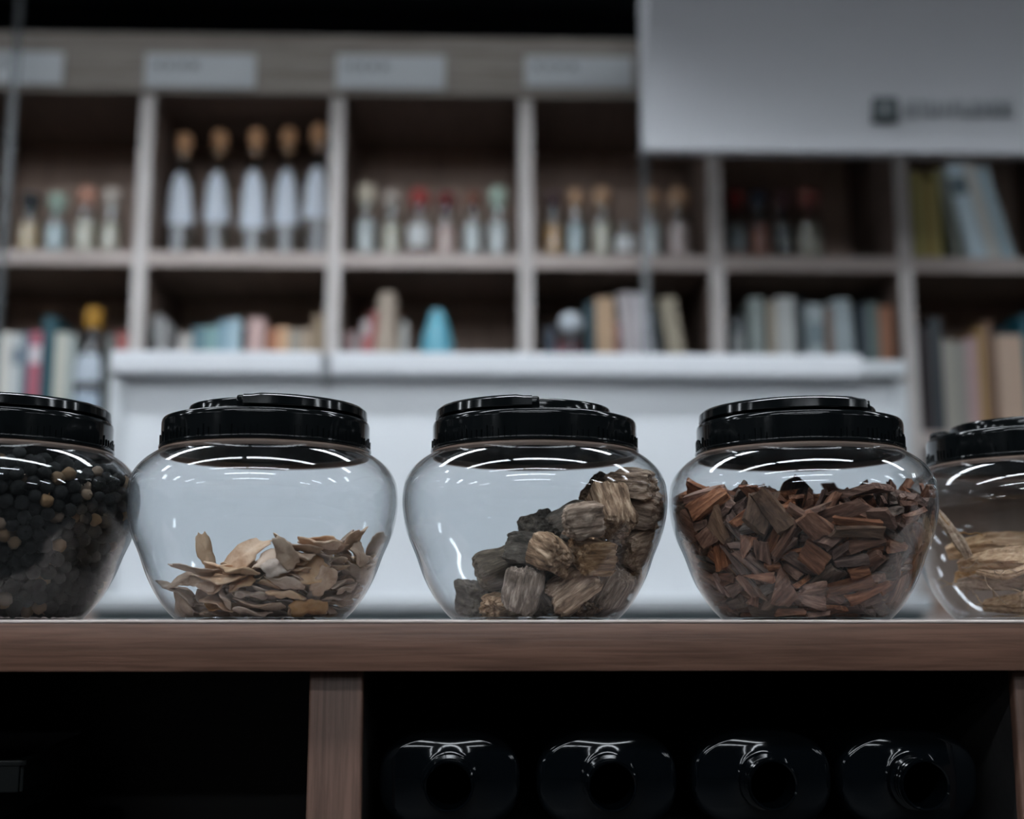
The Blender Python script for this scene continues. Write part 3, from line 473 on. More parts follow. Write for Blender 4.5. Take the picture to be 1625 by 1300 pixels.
176,471,6449,4231,864,-431,-235,110, 178,-5739,1469,3626,51,-426,569,-701, 179,3192,4104,2116,822,-151,519,-178, 180,3045,2715,1515,238,131,898,347, 181,-116,3541,1967,474,-52,829,-292, 182,-1180,5910,4238,387,-764,-410,-315,
184,2558,4979,5092,551,208,-524,615, 186,-2140,6084,4492,197,-730,218,617, 187,5150,836,3149,331,-265,894,144, 188,5208,-2068,2239,346,-191,-714,578, 189,2818,2483,3027,931,57,-4,-361, 190,4192,3609,2743,455,-50,-322,829,
191,-609,4597,3885,241,-929,-205,-191, 192,-599,6688,4429,449,-795,-317,-256, 193,-4618,1481,3511,140,-424,405,-798, 194,3294,-991,2240,211,-86,-97,969, 195,-4388,2868,2796,13,-325,614,-720, 199,3329,84,1342,361,413,448,706,
202,-1918,3926,2256,972,-193,6,136, 203,1963,2475,1567,928,259,268,-7, 204,-5863,3773,6185,597,-624,-445,235, 206,4700,880,1493,192,954,-203,-106, 208,-3286,4560,4000,364,246,-666,-603, 209,-2515,4046,3385,465,-813,-323,133,
211,1484,4479,2454,171,110,906,-371, 213,-2993,-2775,1670,114,-509,-851,68, 214,2557,5407,3431,722,452,200,-484, 215,3849,1053,1891,251,-251,-443,823, 216,5150,3545,3655,519,638,-82,563, 217,-4023,-2106,1223,161,952,-184,-185,
218,-2012,6800,5467,325,894,77,299, 220,2935,3927,2780,282,175,296,-896, 222,599,3048,2772,201,-907,354,109, 223,7078,876,5425,272,-740,285,-545, 224,423,3012,1572,429,-653,595,189, 225,903,4037,3245,241,-433,-840,-222,
226,-5886,2591,5291,513,-558,-488,433, 227,6008,2426,4783,361,135,918,89, 228,-5141,3027,3850,329,408,-457,-719, 229,4002,481,2058,427,-843,289,-149, 232,3114,5544,3108,330,11,916,226, 236,1990,-3362,852,39,-992,115,-35,
237,2770,4267,3346,637,-704,-296,-101, 238,1533,2697,1173,810,493,284,141, 239,3693,2156,1123,458,-342,789,-226, 240,2505,3088,2464,193,-712,-606,-298, 241,-5313,2623,4385,42,-955,57,287, 242,-6687,1197,6112,539,-409,322,-662,
244,3499,1851,1661,214,-180,62,958, 245,1851,2648,2908,495,448,-637,-384, 246,2262,4925,3752,155,49,341,-926, 247,-1000,4608,2796,170,905,-13,-389, 250,5137,2226,3344,386,417,-499,-655, 251,-4898,-1419,1656,115,-575,646,-489,
252,-1710,3432,2718,331,-761,-508,-232, 253,4392,2178,2761,526,-447,-343,637, 256,-1326,4494,4110,4,263,-687,-677, 257,-3066,1549,3032,339,-28,128,-931, 258,2981,5765,5841,177,-896,369,171, 259,3608,3627,2437,812,-224,196,-502,
260,-4847,4448,3762,390,-192,505,-746, 261,-2388,5616,5093,292,-737,454,407, 262,1905,5886,4673,565,-814,2,-134, 264,4216,5470,4537,680,177,-575,418, 268,-1779,4075,2725,280,904,322,-36, 270,3703,2280,2457,352,-123,-548,749,
271,1104,6463,5247,35,-446,868,218, 272,-3003,3946,3791,335,-155,439,-819, 275,-4062,-1659,1707,60,963,41,-260, 279,2353,4461,4626,964,-232,21,-128, 280,-5625,3607,3990,93,557,-650,-508, 281,5166,4752,4862,788,421,-437,-102,
282,2876,2020,2511,300,12,44,953, 283,-271,5605,4158,789,575,83,200, 286,7180,-367,5619,432,-624,198,-621, 287,-6085,445,4128,615,-599,60,509, 289,3709,4280,3923,362,-774,-490,-173, 290,5835,2969,6642,70,-204,351,911,
292,-1160,3421,3369,605,90,489,-622, 293,-1883,4893,6244,498,217,373,-752, 294,-3605,6016,5503,589,-717,-374,3, 295,-1154,6313,5088,8,-719,-688,-98, 298,-2708,4336,5092,890,403,151,150, 299,5619,66,3740,316,258,39,-912,
300,4093,3367,3317,495,16,493,-715, 301,-557,6171,5463,473,415,454,631, 302,-2133,3044,3273,911,-78,-277,296, 303,6949,-267,4815,175,585,750,-253, 304,51,-3327,1200,933,354,31,-57, 305,-3834,5117,5563,167,-202,-803,-534,
307,4782,2728,3117,261,-552,528,-591, 309,-3890,992,2195,562,762,192,-261, 310,6532,242,5236,388,-673,393,-491, 311,849,5367,5010,945,-199,18,-258, 312,1178,3041,2891,264,-205,-896,293, 314,5473,220,4629,295,-907,301,-32,
315,3538,4016,4773,403,177,388,-810, 316,1754,5347,5847,381,-326,748,435, 318,4971,1020,3834,102,-930,-335,-112, 319,-3626,595,1946,919,-283,248,114, 320,-4239,4586,4750,28,29,674,-737, 321,-1207,4050,4126,377,372,405,-745,
325,2258,-3650,1447,422,-76,-82,900, 326,-3156,3083,3598,457,208,64,-862, 327,-2063,4639,4203,150,286,-885,-335, 328,6488,427,6662,193,-701,213,-652, 329,4299,3186,3783,47,522,-664,-534, 330,-5287,892,3126,69,-371,764,-524,
331,-4500,47,2650,251,-258,668,-651, 332,3259,1414,2835,22,53,552,-832, 334,6019,61,5245,358,-306,-828,304, 335,-4781,-1122,2356,613,548,538,-188, 336,4500,1843,4149,115,-112,609,776, 337,-1768,5636,5386,3,-398,737,546,
338,4067,3649,4454,284,-809,-443,-261, 339,-4734,2192,3424,283,284,-911,94, 340,512,6792,6737,212,467,424,-746, 341,-3574,1902,2296,458,-109,201,-859, 342,-4555,3238,3679,642,175,392,-635, 346,3642,859,2468,903,-315,-22,292,
347,5905,2118,5449,465,-665,451,-372, 348,3452,3758,3857,320,-709,-570,-265, 349,1677,5756,5275,512,-652,514,219, 351,1293,3245,3428,965,202,17,165, 353,4486,5281,5626,704,139,-510,475, 354,-5619,-1383,3673,875,257,409,-8,
356,-2514,3448,3229,617,-637,-462,20, 357,6346,1525,6645,441,-438,174,764, 358,1584,4354,4006,813,502,182,-232, 359,1288,7016,6589,384,-750,-280,-460, 360,-3580,89,2306,302,-3,-360,883, 361,4800,3166,5235,320,-701,565,297,
362,-3771,-763,1997,159,540,600,568, 363,-1815,2412,2497,214,955,-119,-167, 364,-2808,6321,6497,267,-148,590,-747, 365,-4523,3691,4520,93,-187,-932,-297, 367,3996,3324,5186,165,668,307,658, 368,1173,4684,5469,585,497,79,-637,
369,-3674,3122,4442,871,291,235,-318, 371,4755,3155,4475,597,224,389,-665, 372,-4774,2115,4689,268,431,-296,810, 374,5807,1975,6736,563,23,-445,-696, 375,-341,4168,4290,178,-125,-655,724, 378,-2514,1817,3530,16,-397,891,221,
379,970,3855,4158,249,967,-32,35, 380,-3839,4829,4424,262,-328,908,-2, 381,-4989,-896,3763,300,-355,349,-814, 383,7019,1911,6436,286,504,528,621, 384,2680,3668,3722,210,-642,727,121, 387,1723,6053,7180,111,-702,-626,-321,
388,204,6147,6716,340,-38,-718,606, 390,4237,-683,2475,136,-228,-155,951, 391,-827,5610,7027,32,-772,130,622, 392,-3999,-1567,2136,907,-43,258,-329, 393,1312,4857,4342,839,538,-49,60, 394,-3701,1415,1636,521,-571,616,-153,
395,-764,-3120,1714,964,210,5,160, 396,-1071,5242,5327,269,365,-375,808, 398,6053,-40,6454,454,507,573,457, 399,2156,4519,5678,495,334,-354,720, 400,5264,4902,5760,340,244,744,521, 401,245,-3728,1390,223,-965,138,-29,
402,-5739,4334,5254,731,510,194,411, 403,1643,4268,6194,755,557,-239,250, 404,-4337,-661,2722,518,58,-788,-326, 405,-3936,27,3865,97,554,-710,-424, 406,2818,2346,3382,447,146,-213,-857, 407,3445,3237,4506,514,257,-295,764,
408,6826,-113,6162,537,823,128,-130, 411,-2690,-1683,2400,446,836,187,-260, 412,-5439,2611,5109,645,434,345,526, 413,-15,5630,5722,393,243,452,763, 415,3414,4995,5690,763,378,29,524, 416,-5380,1237,5308,225,-891,78,386,
418,-141,6329,6044,64,374,598,707, 420,3201,3649,5814,137,591,536,586, 421,1968,3246,3891,851,199,-224,432, 422,-3865,1584,2935,388,-297,579,-653, 423,-3893,2217,4005,805,118,353,-462, 425,-6097,-1622,5383,692,17,465,-551,
426,6743,998,5950,594,290,657,362, 427,-1643,2683,3317,434,-754,-492,-22, 428,-312,3374,4018,264,-807,-470,-241, 430,2952,5824,6707,258,-78,-518,812, 431,5720,-1516,3758,30,454,-410,-791, 432,-2602,2866,4309,116,294,-871,-377,
435,-4889,4563,6408,163,568,-335,-734, 436,-207,4710,4832,839,-119,523,-94, 438,3585,-193,3733,38,-276,-402,872, 441,4610,5189,6908,252,44,417,-872, 442,63,3550,3731,576,-803,-109,-107, 444,-2868,3656,4706,586,752,272,132,
446,-3623,779,2561,747,-587,166,266, 447,4003,1101,4116,62,141,950,271, 448,3476,-453,3007,905,31,-106,410, 450,263,4696,5046,454,-644,580,209, 452,-2802,2472,3467,49,931,363,5, 454,4871,2849,5979,481,771,-193,-369,
455,-3532,-34,4346,409,421,-96,804, 456,3728,4650,6317,674,519,6,-527, 459,-2574,2457,4876,379,-44,-869,-314, 460,-4720,3063,5000,264,445,-384,765, 461,-1041,4144,5106,472,40,341,812, 462,2454,5387,7197,610,134,373,-686,
464,4734,1885,5362,729,-293,599,155, 466,-4831,2358,5922,521,-801,-169,241, 467,111,5795,6433,539,759,-32,-364, 468,-712,4148,5864,406,-878,-151,-202, 469,-1568,6731,6170,414,-576,-659,251, 471,-4833,1296,5662,301,343,-843,-285,
472,3204,1029,2902,3,-38,-550,834, 473,1321,4042,4651,80,38,-964,249, 474,3036,2303,3843,64,588,-806,-35, 475,-4409,4114,4710,936,-242,239,90, 478,836,2954,3715,69,-470,871,126, 482,-276,4483,5310,367,111,-485,786,
485,-4509,3785,5244,323,-837,-398,-193, 486,-3485,5151,6609,505,308,-448,670, 488,3260,-2402,1268,778,563,-70,270, 489,5400,-38,5800,288,-234,-578,727, 492,-4789,-1684,3283,170,288,-635,697, 495,3950,1575,4472,134,945,-280,97,
497,-3261,3060,5242,80,-380,910,-145, 500,-1705,5968,6416,880,270,-168,353, 502,-3361,2691,6317,860,-438,38,259, 503,4081,1208,3642,497,244,250,-794, 504,5011,1183,4310,489,-59,8,870, 506,5653,1062,6080,357,767,-204,-493,
508,-5504,-1017,4857,447,-802,-147,367, 509,-4289,3189,5684,690,551,51,466, 510,4807,-504,3707,800,353,-181,-450, 511,-418,3175,4514,155,165,337,-914, 514,2786,3434,4780,266,-799,464,275, 515,-5321,4002,7014,683,39,530,-501,
516,-3164,-1285,3036,404,690,-551,-237, 518,-1628,4334,5890,297,-901,-294,-118, 519,-3803,-1078,3745,293,-744,-569,192, 521,1591,2987,4416,432,-822,357,98, 522,-3369,4050,5663,890,118,172,-406, 523,-4438,4167,6352,70,-702,357,-612,
524,-5254,236,4454,199,-233,627,-716, 525,4335,-798,3063,372,886,-192,-198, 527,3829,1826,4681,134,376,905,-143, 528,5188,2084,5314,670,352,-631,173, 532,-5133,2503,5655,540,-541,-644,-43, 533,-866,-3898,1502,952,293,-78,47,
535,-5692,-2127,5394,579,-292,640,-412, 536,-3285,3829,5942,821,27,247,-513, 538,4394,617,5169,898,-139,3,-418, 540,-4800,-670,5363,433,-147,-24,-889, 545,-3479,-2551,3233,808,90,399,-424, 546,-2318,4187,6450,383,-537,692,-295,
547,5175,4078,6520,246,589,768,54, 548,5586,-1155,5800,124,376,731,-555, 549,4148,1645,5490,447,-812,101,-363, 550,4140,-1333,2790,254,-921,275,-108, 551,-4389,289,4148,387,823,176,376, 552,2301,3517,5890,897,214,-368,119,
554,-3759,-3254,1924,345,733,500,307, 557,4149,2251,4120,27,150,-461,-874, 562,4188,2899,5746,724,292,375,-500, 565,4020,4013,6962,201,386,191,-880, 566,3595,-2717,2639,359,80,909,194, 567,-2401,2192,5236,519,-795,-31,312,
568,-4403,398,5533,865,31,133,482, 569,3490,1163,4575,137,-577,-737,-324, 570,3143,2308,4950,64,-69,-349,-932, 571,-3713,-1447,3142,389,390,-821,-152, 573,-3044,4225,6511,367,-263,-891,-50, 574,4776,-620,6300,230,492,666,511,
576,-3922,1320,6513,87,-869,261,411, 577,-5573,-212,5135,475,-716,229,457, 578,634,3601,5664,729,-654,3,-201, 579,-3887,-962,4582,203,438,-750,-452, 580,1142,2987,5644,599,400,-528,450, 581,5281,-557,4521,411,845,-312,-142,
583,-4068,1203,4762,25,346,-901,262, 584,103,2651,5828,34,20,630,-775, 585,-999,3057,5557,58,39,-875,-479, 586,-6075,201,5696,758,-523,185,342, 587,132,4832,6067,268,393,21,879, 588,4279,-2369,3302,51,469,546,-693,
590,3300,2641,4598,34,-1,-988,148, 593,3042,2002,5598,126,-922,360,-66, 597,-1563,2879,4648,0,-710,545,447, 598,-4814,-1948,4096,159,460,-355,798, 599,2494,2944,5026,260,-963,61,37, 600,3984,-1361,3397,119,-900,-286,-306,
601,3169,643,4662,834,461,-22,-302, 602,-1453,4743,6877,446,-868,187,112, 604,735,4489,6069,344,-628,643,-272, 605,1271,4130,6896,753,510,111,-400, 606,3456,-287,4327,116,290,346,-885, 607,-3553,-566,5180,358,-799,-400,271,
608,292,4759,6978,98,-314,-378,-865, 609,-3581,436,6046,65,633,-687,-349, 611,-4395,2066,6230,103,-175,833,-515, 612,5189,-2483,5593,333,-568,672,-339, 613,5268,2286,7196,387,-753,-532,-25, 616,-1491,3818,6237,572,283,374,-673,
617,-797,4541,7139,112,-143,-910,-373, 618,2777,2770,6808,167,-225,919,278, 621,-3614,1298,6802,18,-485,-564,-668, 622,2979,1607,4213,477,-229,-680,508, 623,553,3871,6369,283,0,451,847, 624,-3506,613,7006,65,-189,833,516,
626,3064,886,5565,322,-39,-433,841, 629,2256,1963,5731,634,-611,470,60, 632,-4079,2926,6530,936,-349,-42,35, 633,3163,1806,6006,186,-912,363,-45, 638,4234,2180,6488,117,155,448,873, 639,5432,-434,4912,931,-118,0,-344,
640,3396,2425,5762,600,640,-480,5, 641,-4752,-307,6335,38,919,-348,-183, 648,-6048,1279,6648,491,314,-204,-787, 650,361,-3296,2223,905,244,-20,-349, 651,1659,-3869,2240,387,-496,109,-770, 654,-2196,2638,6193,236,65,-895,-372,
655,3055,-1211,3699,282,-887,-176,-320, 656,2271,3755,7043,93,-439,-791,-416, 659,4457,-247,5689,625,-581,504,-133, 660,-6079,3768,6911,114,753,-578,295, 661,-1423,5149,7123,592,735,158,-290, 665,-2748,-2051,3810,274,-669,541,-430,
666,602,-4275,1866,165,294,941,-31, 667,-2223,-3392,2248,74,825,-559,35, 668,2965,1572,6429,131,111,957,234, 670,-3764,-1032,6113,752,244,384,-477, 671,4844,124,6319,830,-207,148,-497, 673,-1823,3029,7006,455,62,-304,-835,
674,-18,3751,6893,849,483,-192,92, 675,-2957,-3846,2534,47,-729,-467,-499, 677,5018,1055,6477,728,-451,194,-478, 682,5510,-2668,5160,382,620,542,420, 685,1225,2040,6155,205,-216,878,374, 689,-5450,609,7179,40,568,-765,303,
695,4005,-49,5372,358,-11,-592,722, 698,-1845,960,6463,776,215,-254,-536, 701,-5611,1136,6956,858,-170,-111,472, 702,4240,984,6587,199,556,700,401, 703,-437,1839,5604,888,356,287,-43, 705,5594,-1274,4651,211,904,-303,-213,
706,-2041,1253,5599,384,-336,-209,835, 707,3738,-2108,3465,936,16,-310,167, 710,-1565,-3260,2516,145,551,-802,-180, 713,-4211,-2224,4357,303,531,104,-785, 714,-1390,2430,6447,581,-373,-718,-89, 717,-5346,-422,6473,409,-53,-486,771,
720,1085,850,5878,392,-81,910,-112, 722,3090,-795,3403,881,-393,-227,-132, 723,-2828,3076,6806,381,-624,-578,363, 724,-2640,946,6015,724,-75,-174,-663, 725,1620,-4724,2020,221,-161,847,-456, 734,-3429,-2197,4232,105,-740,593,300,
735,67,3293,6975,219,-200,816,496, 738,-4274,712,6010,95,849,-446,-267, 740,1675,3054,7040,894,372,-101,228, 748,3126,-180,5175,16,-299,-834,-464, 751,-2355,698,6802,388,613,623,292, 754,-442,2032,6126,97,315,204,922,
758,4652,-1359,4405,160,-151,-218,951, 759,-5504,-3323,4785,798,-289,188,495, 764,-3036,-3061,3083,897,-297,-86,317, 766,-2708,248,5842,949,-297,98,54, 767,-3597,-2552,6161,242,-497,582,-597, 768,-1361,1485,6917,863,-347,358,-78,
770,3070,976,6863,54,657,707,256, 774,2355,1069,6704,11,568,801,186, 781,-2843,-2174,4709,850,-520,50,64, 784,664,1272,5848,785,-372,-355,346, 785,2001,566,6871,382,94,669,-630, 788,5119,-3626,4114,233,893,-118,366,
792,-2904,-844,6198,293,-773,-503,254, 793,2410,746,5792,382,340,295,-807, 796,-3313,-387,6072,332,-902,128,246, 800,-2258,-1245,5726,295,-765,-388,422, 801,-133,841,6007,735,471,-260,412, 807,2707,-308,5589,966,217,-58,126,
812,2229,-3735,2258,59,766,-613,185, 813,-2460,-2129,3536,360,621,607,341, 814,4452,-1014,5305,984,-44,25,-172, 822,4440,-956,4874,970,109,-101,-192, 824,-1443,-31,6179,471,-239,-694,-489, 825,2618,-1658,2834,31,306,-763,-568,
826,2968,-1464,3999,286,452,100,-839, 827,549,920,6018,766,413,-204,448, 828,-1117,-385,6469,372,154,734,-547, 833,-2424,-1063,6588,48,955,-204,-211, 835,5217,-1508,5382,798,-591,96,76, 836,4890,-2891,5174,616,385,310,613,
844,2699,-2524,2440,373,-687,534,-323, 846,-3878,-324,6804,174,97,129,971, 861,1468,-4635,2856,962,-264,-70,-6, 866,-2044,-3180,2853,138,670,718,132, 867,2304,-1103,5885,970,-102,-179,-129, 868,2783,-877,5562,606,778,-15,166,
871,-1984,-2734,3928,944,207,157,205, 874,-2660,-2485,4405,885,-456,9,91, 875,3446,-3075,3282,806,367,-400,236, 878,-1545,-917,5503,403,-463,157,-773, 879,-1886,-2790,5954,926,272,249,-84, 880,2908,-2458,3780,433,176,505,-726,
881,38,351,6134,107,5,879,464, 883,4648,-2027,4840,716,-30,-295,632, 884,-3829,-2974,5775,990,-128,-42,-35, 895,4192,-2835,4341,208,-709,487,-466, 897,269,-4102,2408,380,-438,812,60, 900,2038,-3184,2742,25,124,657,-743,
901,501,-229,6054,360,931,13,65, 903,-3294,-3510,4546,940,39,330,73, 905,1923,-2132,6079,2,110,-29,994, 909,2142,-2124,3843,195,-377,867,262, 910,2721,-170,6119,177,-755,628,-66, 912,1310,-1272,6246,35,56,956,-285,
913,2743,-2949,3842,210,-242,914,247, 916,-2824,-3597,4864,885,313,165,301, 920,2409,-3781,3159,240,-489,825,149, 921,245,-286,6679,905,-359,84,-214, 923,-1817,-2790,5344,625,-44,494,-603, 924,-3771,-3084,5264,10,424,893,-152,
925,3204,-2052,5135,298,222,341,864, 927,2630,-1811,5046,786,13,482,387, 928,-154,-3591,3560,590,670,-257,369, 929,2300,-4649,3386,42,858,466,-211, 937,-1935,-3780,3985,54,-834,-285,469, 938,-2633,-4574,4245,62,-851,-299,427,
944,1476,-1926,5685,930,-44,90,-354, 948,2381,-3404,3825,424,180,470,-753, 950,1072,-5076,3148,43,44,-971,232, 953,667,-3643,3324,749,-385,126,525, 954,3364,-4248,4094,350,-287,131,882, 956,1350,-3621,2712,699,531,-478,-32,
957,3725,-1534,5065,178,804,-386,-415, 961,2855,-2462,5035,187,155,502,830, 964,2505,-3718,4642,103,303,624,713, 965,2657,-2366,4468,10,543,819,185, 966,567,-4690,3987,587,334,364,-641, 967,-544,-3106,4286,88,-218,928,288,
970,-1396,-3822,4527,828,181,402,-347, 973,785,-3133,3885,18,-29,-506,862, 974,2233,-2817,4906,663,-653,270,-248, 975,1371,-3782,3690,81,-848,375,366, 978,1140,-2559,5543,115,386,856,-323, 979,1268,-2870,5354,288,889,-350,68,
981,-2747,-3614,3351,224,434,-867,98, 982,-1219,-3346,3451,21,-436,-179,-882, 984,457,-3934,4864,876,282,382,-87, 986,2550,-4324,4562,879,48,443,-168, 987,1138,-2805,4543,121,499,833,-208, 992,-637,-3959,4943,657,-618,36,429,
993,-1376,-4149,3462,67,-380,515,-766, 998,1221,-4133,2854,600,567,-562,59]
